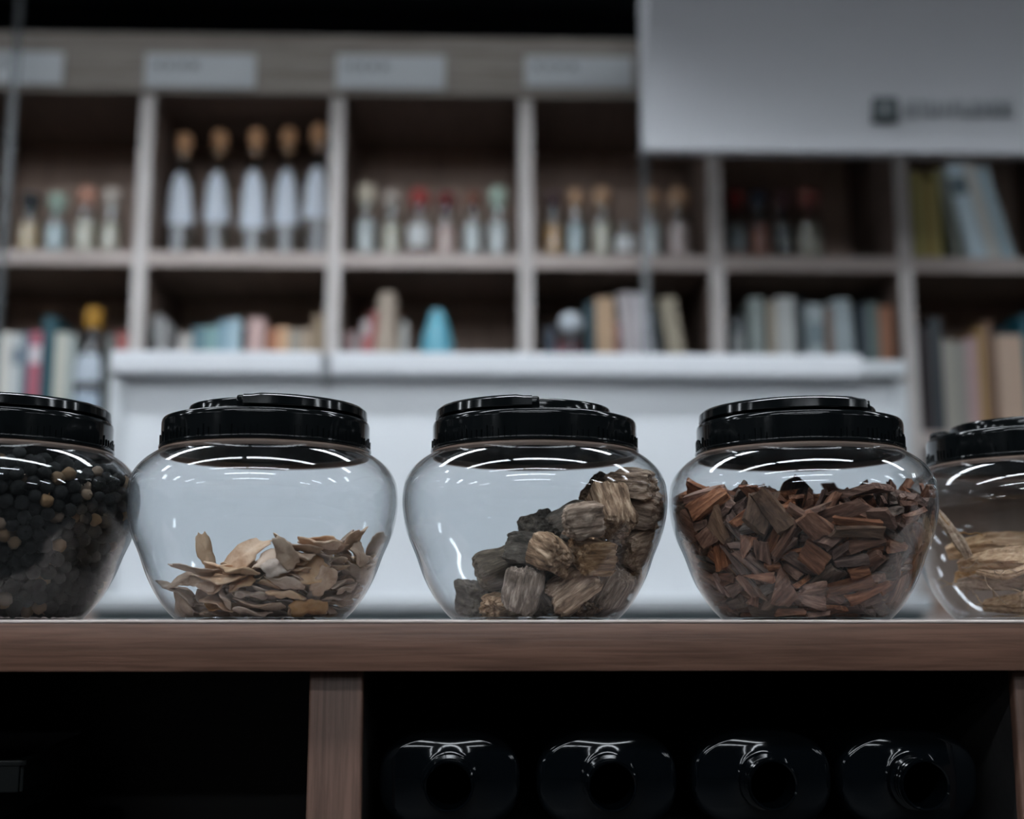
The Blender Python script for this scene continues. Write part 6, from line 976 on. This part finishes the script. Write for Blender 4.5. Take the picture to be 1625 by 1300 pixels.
for zt_ in zrows[1:]:
    for k in list(ks)[:-1]:
        x=xm0+k*P3; sb=part('shelf_board',bb(x+TB/2,x+P3-TB/2,YB+.005,YB+D,max(0,zt_-(zA-zA0))+.0003,zt_),M_brown_shade,bs)
        part('edge_band',bb(x+TB/2,x+P3-TB/2,YB+.001,YB+.007,max(0,zt_-(zA-zA0)),zt_),M_beige,sb)
part('top_board',bb(xe0,xe1,YB+.0,YB+D,zTop,zTop+.02),M_brown_shade,bs)
part('fascia',bb(xe0,xe1,YB-.012,YB+.012,zTop,zH),M_fascia,bs); part('back_panel',bb(xe0,xe1,YB+D,YB+D+.01,0,zTop+.02),M_brownback,bs)
# label plates on the fascia
for i,(u0,u1,v0,v1) in enumerate(((-75,98,80,133),(231,404,84,139),(534,706,86,141),(833,1004,88,139))):
    x0,z1=pix(u0,v0,YB-.02); x1,z0=pix(u1,v1,YB-.02)
    t=thing('label_plate',['white label plate on the fascia, cut by the left edge','white label plate above the compartment of tall corked bottles','white label plate above the middle compartment of small jars','white label plate on the fascia just left of the hanging panel'][i],'label',((x0+x1)/2,YB-.016,(z0+z1)/2),'white label plates on the fascia')
    MB().box((x0-x1)/2,(x1-x0)/2,-.004,.003,(z0-z1)/2,(z1-z0)/2,.001).build('plate',M_plate,t)
    m=MB(); r=random.Random(i); W=(x1-x0)
    for k in range(4):
        xx=-W*.42+k*W*.11; h=(z1-z0)*.16
        for _ in range(3): a=r.uniform(0,W*.06); m.box(xx+a,xx+a+.003,-.0052,-.004,-h+.012,h+.006)
        m.box(xx,xx+W*.08,-.0052,-.004,.008,.011)
    m.build('lettering',M_inkfaint,t)
# hanging white panel with logo
YS=2.05; x0,zb=pix(1021,237,YS); x1=pix(1760,237,YS)[0]; ztp=pix(1021,-60,YS)[1]
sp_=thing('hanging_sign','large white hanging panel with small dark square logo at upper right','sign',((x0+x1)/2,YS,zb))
W=(x1-x0)/2
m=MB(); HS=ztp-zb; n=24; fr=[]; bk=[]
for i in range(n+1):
    q=i/n; y=-.27*q**2.3  # forward bow added to the shape so the sign darkens towards its top
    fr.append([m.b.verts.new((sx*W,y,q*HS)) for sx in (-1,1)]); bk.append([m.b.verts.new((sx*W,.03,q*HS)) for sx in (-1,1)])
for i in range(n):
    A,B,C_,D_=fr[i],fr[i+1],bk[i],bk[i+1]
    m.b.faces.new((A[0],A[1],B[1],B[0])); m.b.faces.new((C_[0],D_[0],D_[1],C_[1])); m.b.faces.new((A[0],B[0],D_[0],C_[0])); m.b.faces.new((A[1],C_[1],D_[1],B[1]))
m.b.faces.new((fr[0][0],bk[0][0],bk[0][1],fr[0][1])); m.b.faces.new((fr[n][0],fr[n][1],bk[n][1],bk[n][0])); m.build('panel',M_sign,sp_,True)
for s in (-.8,.8):
    m=MB(); m.tube([(s*W,.018,ztp-zb-.01),(s*W,.018,CEIL-zb)],.003,8); m.build('hanger',M_alu,sp_,True)
def sp(u,v): a,b=pix(u,v,YS); return a-(x0+x1)/2,b-zb
lx0,lz0=sp(1382,198); lx1,lz1=sp(1422,159); m=MB(); m.box(lx0,lx1,-.0165,.004,lz0,lz1,.0045,3); m.build('logo',M_ink,sp_)
m=MB(); cx,cz=(lx0+lx1)/2,(lz0+lz1)/2; m.box(cx-.008,cx+.002,-.0177,-.0155,cz-.009,cz+.008,.001); m.build('logo_mark',M_inkfaint,sp_)
m=MB(); G=["E","T","U","I","F","L","E","H","O","E"]
def bar(ax,az,bx_,bz): m.box(min(ax,bx_),max(ax,bx_)+.0032,-.0145,.0,min(az,bz),max(az,bz)+.0032)
seg={'E':[(0,0,0,1),(0,0,1,0),(0,.5,.8,.5),(0,1,1,1)],'T':[(0,1,1,1),(.5,0,.5,1)],'U':[(0,0,0,1),(1,0,1,1),(0,0,1,0)],'I':[(.5,0,.5,1)],'F':[(0,0,0,1),(0,1,1,1),(0,.5,.8,.5)],'L':[(0,0,0,1),(0,0,1,0)],'H':[(0,0,0,1),(1,0,1,1),(0,.5,1,.5)],'O':[(0,0,0,1),(1,0,1,1),(0,0,1,0),(0,1,1,1)]}
for k,g in enumerate(G):
    gx,gz=sp(1438+k*17,187); wq,hq=.0125,.021
    for a,b_,c,d in seg[g]: bar(gx+a*wq,gz+b_*hq,gx+c*wq,gz+d*hq)
m.build('lettering',M_inkfaint,sp_)
# slim see-through uprights in front of the bookcase
for u,lab in ((9,'slim grey translucent upright at the left edge of the view'),(1023,'slim grey translucent upright passing behind the hanging panel edge')):
    xx=pix(u,330,2.25)[0]; o=MB().box(-.0075,.0075,-.004,.004,0,CEIL-.0,.001).build('acrylic_upright',M_acryl,None,loc=(xx,2.25,0)); tag(o,lab,'upright','translucent uprights')
# ---------------------------------------------------------------- whiteboard
YW=2.12; wx0,_=pix(166,760,YW); wx1,_=pix(1447,760,YW); zt0=pix(800,602,YW)[1]; zt1=pix(800,565,YW)[1]; zb0=pix(800,986,YW)[1]; zb1=pix(800,948,YW)[1]
wb=thing('whiteboard','large glossy whiteboard with silver frame standing before the bookcase','whiteboard',((wx0+wx1)/2,YW,0)); H=(wx1-wx0)/2; cx=(wx0+wx1)/2
def wbx(x0,x1,y0,y1,z0,z1,b=.002): return MB().box(x0,x1,y0,y1,z0,z1,b,3)
wbx(-H+.02,H-.02,.006,.016,.72,zt0+.01).build('writing_surface',M_board,wb)
for s in (-1,1): wbx(s*(H-.0125)-.0125,s*(H-.0125)+.0125,-.004,.022,.70,zt0-.0,.004).build('side_frame',M_alu,wb)
xg=pix(519,580,YW)[0]-cx; xe=pix(1362,580,YW)[0]-cx
wbx(-H+.006,xg-.006,-.03,.022,zt0+.0,zt1,.007).build('top_rail',M_white,wb); wbx(xg+.008,xe,-.03,.022,zt0+.0,zt1,.007).build('top_rail',M_white,wb)
wbx(xg-.007,xg+.008,-.026,.02,zt0-.008,zt1-.006,.002).build('rail_clamp',plain('dull grey clamp',(.20,.21,.22),.5),wb)
wbx(xe+.001,H-.006,-.022,.020,zt0+.004,zt1-.008,.004).build('rail_end',M_alu,wb)
wbx(-H,H,-.07,.02,zb0+.016,zb1,.004).build('pen_tray',M_alu,wb); wbx(-H+.01,H-.01,-.05,.02,zb0-.02,zb0+.014,.003).build('tray_front',plain('green grey metal',(.20,.25,.26),.4,metal=.3),wb)
for s in (-1,1):
    wbx(s*(H-.08)-.015,s*(H-.08)+.015,.018,.045,0.03,zt0-.05,.003).build('leg',M_alu,wb); wbx(s*(H-.08)-.02,s*(H-.08)+.02,-.25,.20,.0,.03,.006).build('foot',M_alu,wb)
# ---------------------------------------------------------------- things on the bookcase
_mats={}
def cm(col,rough=.55,nm='painted'):
    k=(tuple(col),rough)
    if k not in _mats: _mats[k]=plain(nm+' %d'%len(_mats),col,rough,var=.08,scale=60)
    return _mats[k]
def lin(r,g,b,k=1.0): return tuple(((c/255)**2.2)*k for c in (r,g,b))
def small_jar(u,vt,lid,fill,label,w=38,Y=2.43,lab=None,fh=.52,z=None):
    z=zA if z is None else z; x=pix(u,380,Y)[0]; zt=pix(u,vt,Y)[1]; h=zt-z; r=w/2*Y/F; t=thing('spice_jar',label,'jar',(x,Y,z),'small stoppered jars on the bookcase')
    MB().lathe([(0,.001),(r*.93,.0),(r,.004),(r,h*.50),(r*.93,h*.60),(r*.68,h*.70),(r*.66,h*.80),(r*.60,h*.80),(r*.62,h*.70),(r*.87,h*.59),(r*.94,h*.49),(r*.94,.004),(0,.003)],24).build('glass',M_glass,t,True)
    if fill: MB().lathe([(0,.004),(r*.9,.004),(r*.92,h*fh*.94),(r*.8,h*fh),(0,h*fh+.002)],20).build('filling',cm(fill,.8),t,True)
    if lid: MB().lathe([(0,h*.70),(r*.56,h*.70),(r*.60,h*.79),(r*.80,h*.80),(r*.86,h*.84),(r*.86,h*.95),(r*.7,h),(0,h)],20).build('stopper',cm(lid,.6),t,True)
    if lab: MB().lathe([(r*1.02,h*.18),(r*1.02,h*.48)],14,a0=R(-150),a1=R(-30)).build('paper_label',cm(lab,.7),t,True)
    return t
TAN=lin(175,140,110); CREAM=lin(200,190,170); WHT=lin(205,208,208); PINK=lin(200,165,155); BROWN=lin(115,75,60); RED=lin(150,60,55); DRED=lin(105,40,38); DARK=lin(25,30,35); GRN=lin(160,180,165); ORG=lin(205,155,95); PALEB=lin(180,195,200); SAL=lin(190,130,110)
SJ=[(45,308,DARK,lin(200,170,125),'small jar with black stopper and straw filling in left compartment',36,None),
(88,310,GRN,PALEB,'small jar with pale green stopper and pale blue filling',36,None),
(135,300,lin(180,130,110),CREAM,'small jar with pinkish cork and cream filling in left compartment',38,None),
(176,302,lin(190,180,170),CREAM,'small jar with whitish stopper next to the left upright',34,None),
(580,296,CREAM,WHT,'small jar with large cream stopper, first in the middle compartment',38,None),
(621,304,lin(165,155,145),CREAM,'small jar with grey-tan stopper, second in the middle compartment',36,None),
(665,303,RED,BROWN,'small jar with red stopper and brown filling',40,WHT),
(708,308,DRED,PINK,'small jar with dark red stopper and pink filling',38,None),
(750,306,BROWN,WHT,'small jar with dull brown stopper and white filling',36,None),
(790,300,lin(170,190,175),WHT,'small jar with pale mint stopper, last in the middle compartment',36,None),
(878,306,lin(80,60,60),ORG,'small jar with dark stopper and orange filling',36,None),
(914,303,TAN,PALEB,'small corked jar with pale blue filling beside the orange one',34,None),
(956,301,TAN,CREAM,'small corked jar with beige filling left of translucent upright',38,None),
(993,335,None,BROWN,'small open jar with brown filling and white label',40,WHT),
(1036,303,TAN,WHT,'small corked jar with white filling right of translucent upright',34,None),
(1079,302,TAN,lin(215,190,185),'small corked jar with pinkish white filling beside fourth upright',42,None),
(1168,303,RED,PINK,'small jar with red stopper just right of the fourth upright',32,PALEB),
(1206,306,lin(20,30,50),SAL,'small jar with dark blue stopper and salmon filling',38,None),
(1245,305,lin(70,35,40),lin(80,80,78),'small jar with dark stopper and grey filling',34,None),
(1286,303,lin(140,80,70),CREAM,'small jar with reddish stopper and cream filling, alone at right',42,None)]
for u,vt,l,f,lab,wd,lb in SJ: small_jar(u,vt,l,f,lab,wd,2.42,lb)
for i,(u,vt) in enumerate(((288,212),(345,207),(403,205),(455,203),(503,197))):
    Y=2.44+.015*(i%2); x=pix(u,340,Y)[0]; h=pix(u,vt,Y)[1]-zA; r=.0275
    t=thing('corked_bottle',['leftmost tall corked bottle with white label','second tall corked bottle from the left','third tall corked bottle, its white label hanging lowest','fourth tall corked bottle with broad white label','rightmost tall corked bottle, partly behind the upright'][i],'bottle',(x,Y,zA),'tall corked bottles on the bookcase')
    MB().lathe([(0,.001),(r*.95,0),(r,.005),(r,h*.55),(r*.9,h*.64),(r*.45,h*.74),(r*.40,h*.86),(r*.5,h*.87),(r*.34,h*.87),(r*.34,h*.75),(r*.85,h*.63),(r*.94,h*.54),(r*.94,.006),(0,.004)],28).build('glass',M_glass,t,True)
    MB().lathe([(0,h*.80),(r*.32,h*.80),(r*.34,h*.86),(r*.52,h*.87),(r*.60,h*.92),(r*.52,h*.98),(r*.2,h),(0,h)],18).build('cork',cm(lin(205,155,115),.7),t,True)
    a=[.0,.02,-.03,.0,.03][i]; m=MB(); rows_=[]
    for zq,wd in ((.27+a,62),(.31+a,66),(.37+a,60),(.45,50),(.55,42),(.62,30),(.665,14)):
        rq=r*1.03 if zq<.56 else r*(1.0-.16*(zq-.56)/.105+.02); rows_.append([m.b.verts.new((rq*math.cos(R(-90+wd*q/6)),rq*math.sin(R(-90+wd*q/6)),h*zq)) for q in range(-6,7)])
    for A,B in zip(rows_,rows_[1:]):
        for q in range(12): m.b.faces.new((A[q],A[q+1],B[q+1],B[q]))
    m.build('paper_label',cm(lin(212,220,230),.6),t,True)
    m=MB(); m.lathe([(r*1.03,.008),(r*1.03,h*(.27+a))],6,a0=R(-108+(i-2)*4),a1=R(-68+(i-2)*4)); m.build('paper_strip',cm(lin(165,168,172),.6),t,True)
def book(u0,u1,vt,col,label,zf,lean=0,Y=2.385,dep=.15,band=None,vref=None,name='book',cat='book'):
    v_=vref or 540; xa=pix(u0,v_,Y)[0]; xb=pix(u1,v_,Y)[0]; h=pix((u0+u1)/2,vt,Y)[1]-zf; wd=max(.006,xb-xa)
    if lean: h=h/math.cos(R(lean))-abs(math.sin(R(lean)))*wd
    t=thing(name,label,cat,(xa if lean<=0 else xb,Y,zf),'books on the bookcase',(0,R(lean),0))
    ox=0 if lean<=0 else -wd; g=.0016
    m=MB(); m.box(ox,ox+g,0,dep,0,h,.0004,1); m.box(ox+wd-g,ox+wd,0,dep,0,h,.0004,1); m.box(ox,ox+wd,-.001,g,0,h,.0006,2); m.build('cover',cm(col,.5),t)
    MB().box(ox+g,ox+wd-g,g,dep-.003,.003,h-.003).build('page_block',cm(lin(190,185,172),.8),t)
    if band: MB().box(ox+.0005,ox+wd-.0005,-.0016,-.0009,h*.68,h*.86).build('spine_label',cm(band,.5),t)
    return t
zf=zB
G1=lin(150,160,160)
BK=[ # row two, left compartment
(-22,-2,528,lin(165,170,165),'grey-white book at the left image edge',0,None),(0,18,528,lin(205,203,195),'cream book, first fully visible at the left',0,None),(19,36,530,lin(190,195,195),'pale grey book beside the cream one at left',0,lin(120,130,140)),(37,47,528,lin(85,105,120),'thin slate blue book in the left compartment',0,None),
(48,66,527,lin(175,95,110),'rose pink book in the left compartment',0,lin(210,200,205)),(67,88,503,lin(35,75,85),'tall dark teal book in the left compartment',0,None),(89,106,528,lin(190,190,178),'off-white book right of the dark teal one',0,None),(107,120,530,lin(160,168,165),'grey-green thin book near the gold-capped bottle',0,None),
(168,184,532,lin(95,100,98),'dark grey book right of the gold-capped bottle',0,None),(185,205,527,lin(160,85,80),'brick red book against the second upright',0,None),
# second
(240,256,500,lin(140,140,140),'grey book leaning on the left upright above the whiteboard',0,None),(257,263,508,lin(175,175,175),'thin light grey book at the left of the second compartment',0,None),(274,281,522,lin(50,65,65),'dark green book leaning left in the second compartment',-14,None),
(284,304,530,lin(175,170,165),'low off-white book above the left part of whiteboard',0,None),(306,324,520,lin(95,125,135),'muted blue book in the second compartment',0,None),(325,345,518,lin(125,160,160),'pale teal book in the second compartment',0,None),(346,362,510,lin(130,160,175),'sky blue book in the second compartment',0,None),(363,380,506,lin(165,190,200),'tallest pale blue book of second compartment',0,None),(382,390,520,lin(35,45,55),'thin black book beside the pale blue ones',0,None),
(393,419,505,lin(190,160,155),'pinkish cream book in the second compartment',0,None),(425,440,522,lin(170,110,80),'burnt orange book in the second compartment',0,None),(441,458,519,lin(200,160,125),'peach coloured book in the second compartment',0,None),(459,476,524,lin(150,145,135),'grey-beige book right of the peach one',0,None),(477,494,522,lin(170,150,130),'tan book near the third upright',0,None),(496,514,500,lin(150,130,105),'brown-beige book touching the third upright',0,None),
# third
(548,562,526,lin(150,120,120),'dusty pink book beside the third upright',0,None),(563,573,530,lin(130,130,130),'thin grey book right of the dusty pink one',0,None),(574,586,508,lin(190,180,180),'white book left of the grey-beige vase',0,lin(170,90,90)),(587,598,495,lin(150,80,80),'red book partly behind the grey-beige vase',0,None),(637,646,510,lin(180,180,175),'thin white book right of the grey-beige vase',0,None),
# fourth
(866,880,520,lin(60,70,85),'dark blue-grey book at the left of fourth compartment',0,None),(884,920,543,lin(110,60,70),'low wine red book under the white globe',0,None),(930,944,480,lin(45,70,78),'dark teal book leaning by the tan one',0,None),(946,975,472,lin(180,150,120),'tall tan book in the fourth compartment',0,None),(976,985,510,lin(130,80,75),'maroon book between tan and pale grey ones',0,None),(1000,1024,464,lin(175,168,170),'wide pale mauve-grey book, tallest in fourth compartment',-5,None),(1025,1048,464,lin(190,186,190),'light grey leaning book behind translucent upright',-5,None),(1050,1060,490,lin(50,60,65),'black thin book leaning beside pale grey ones',-5,None),(1078,1104,470,lin(160,150,130),'olive-beige book leaning at right in fourth compartment',-8,None),
# fifth
(1163,1181,505,lin(95,100,103),'dim grey book, shortest of the fifth compartment',0,lin(150,155,155)),(1190,1212,473,lin(145,155,152),'pale green-grey book in the fifth compartment',0,None),(1220,1233,478,lin(165,155,138),'thin beige book in the fifth compartment',0,None),(1234,1262,472,lin(185,188,186),'broad white book in the fifth compartment',0,None),(1264,1274,474,lin(45,55,60),'thin black book in the fifth compartment',0,None),(1280,1308,483,lin(165,175,178),'light blue-grey book in the fifth compartment',0,lin(120,135,140)),(1311,1324,486,lin(120,100,88),'brown book in the fifth compartment',0,None),(1332,1362,475,lin(160,172,176),'wide pale silver-blue book in the fifth compartment',-3,None),(1367,1378,482,lin(70,80,88),'slate book in the fifth compartment',0,None),(1379,1395,480,lin(100,115,112),'grey-green book in the fifth compartment',0,None),(1396,1418,486,lin(165,115,90),'terracotta book against the fifth upright',0,None),
# sixth
(1461,1474,520,lin(50,40,45),'dark plum book just right of the fifth upright',0,None),(1476,1494,505,lin(60,66,70),'charcoal book in the right compartment',0,None),(1495,1512,540,lin(170,165,155),'beige book in the right compartment',0,None),(1513,1530,543,lin(150,148,140),'grey-beige book in the right compartment',0,None),(1531,1549,536,lin(180,150,150),'pale pink book in the right compartment',0,None),(1550,1561,520,lin(170,135,85),'mustard thin book in the right compartment',0,None),(1562,1574,512,lin(130,100,80),'brown book, tallest of the right compartment',0,None),(1580,1622,532,lin(195,168,148),'very wide cream book near the right image edge',0,None),(1623,1650,500,lin(30,90,105),'teal book cut by the right image edge',0,None)]
for u0,u1,vt,c,lab,ln,bd in BK: book(u0,u1,vt,c,lab,zf,ln,band=bd)
for u0,u1,vt,c,lab,ln,bd in ((1452,1470,272,lin(160,150,85),'pale yellow upright book on the right upper shelf',0,None),(1471,1486,285,lin(150,130,60),'mustard yellow book on the right upper shelf',0,None),(1487,1495,268,lin(175,165,95),'yellow book next to the leaning ones',0,None),(1516,1530,268,lin(120,125,115),'grey-green book leaning on the right upper shelf',-8,None),(1540,1568,258,lin(205,225,235),'wide pale blue book leaning on right upper shelf',-12,lin(90,110,120)),(1571,1590,258,lin(205,205,200),'grey-white book leaning next to the pale blue one',-12.5,None),(1594,1612,264,lin(170,195,205),'last leaning book, dull blue, at the right upper shelf',-13.5,None)):
    book(u0,u1,vt,c,lab,zA,ln,vref=400,band=bd)
# gold capped bottle
Y=2.40; x=pix(146,560,Y)[0]; h=pix(146,490,Y)[1]-zf; r=.031
t=thing('liquor_bottle','dark bottle with a gold cap and pale label among books at left','bottle',(x,Y,zf)); MB().lathe([(0,0),(r,0),(r*1.02,.006),(r*1.02,h*.5),(r*.8,h*.62),(r*.42,h*.70),(r*.40,h*.84),(0,h*.84)],28).build('glass',cm(lin(35,35,38),.15),t,True)
MB().lathe([(0,h*.83),(r*.46,h*.83),(r*.56,h*.86),(r*.60,h*.97),(r*.4,h),(0,h)],20).build('cap',cm(lin(175,130,55),.35),t,True)
MB().lathe([(r*1.04,h*.12),(r*1.04,h*.30)],12,a0=R(-140),a1=R(-40)).build('lower_label',cm(lin(165,180,195),.6),t,True); MB().lathe([(r*1.04,h*.38),(r*1.04,h*.50),(r*.82,h*.61)],12,a0=R(-140),a1=R(-40)).build('upper_label',cm(lin(175,185,195),.6),t,True)
# vase, turquoise vase, globe
Y=2.40; x=pix(614,540,Y)[0]; h=pix(614,463,Y)[1]-zf; r=.031
o=MB().lathe([(0,0),(r*.7,0),(r*.95,h*.2),(r*1.0,h*.45),(r*.85,h*.65),(r*.62,h*.78),(r*.66,h*.9),(r*.5,h*.985),(0,h)],32).build('vase',cm(lin(160,145,130),.5),None,True,loc=(x,Y,zf)); tag(o,'tall rounded grey-beige vase among books in the third compartment','vase')
x=pix(694,540,Y)[0]; h=pix(694,490,Y)[1]-zf; r=.034
t=thing('turquoise_vase','turquoise pottery vase with rounded top in the third compartment','vase',(x,Y,zf)); MB().lathe([(0,0),(r*.8,0),(r*.98,h*.25),(r,h*.55),(r*.9,h*.74),(r*.62,h*.88),(r*.45,h*.93),(0,h*.93)],32).build('vase_body',cm(lin(95,165,185),.35),t,True)
MB().lathe([(0,h*.92),(r*.5,h*.92),(r*.42,h*.97),(0,h)],24).build('lid',cm(lin(110,180,200),.35),t,True)
Y=2.375; x,zc=pix(905,517,Y); rr_=.024; zbk=pix(905,543,2.385)[1]
t=thing('globe_ornament','round white globe ornament in front of the wine red book','ornament',(x,Y-.012,zf)); MB().ball((0,0,zc-zf),rr_,3).build('globe',cm(lin(190,198,205),.4),t,True); MB().lathe([(0,0),(.018,0),(.018,.006),(.005,.012),(.005,zc-zf-rr_+.004),(0,zc-zf-rr_+.004)],20).build('stand',cm(lin(90,90,95),.4),t,True)
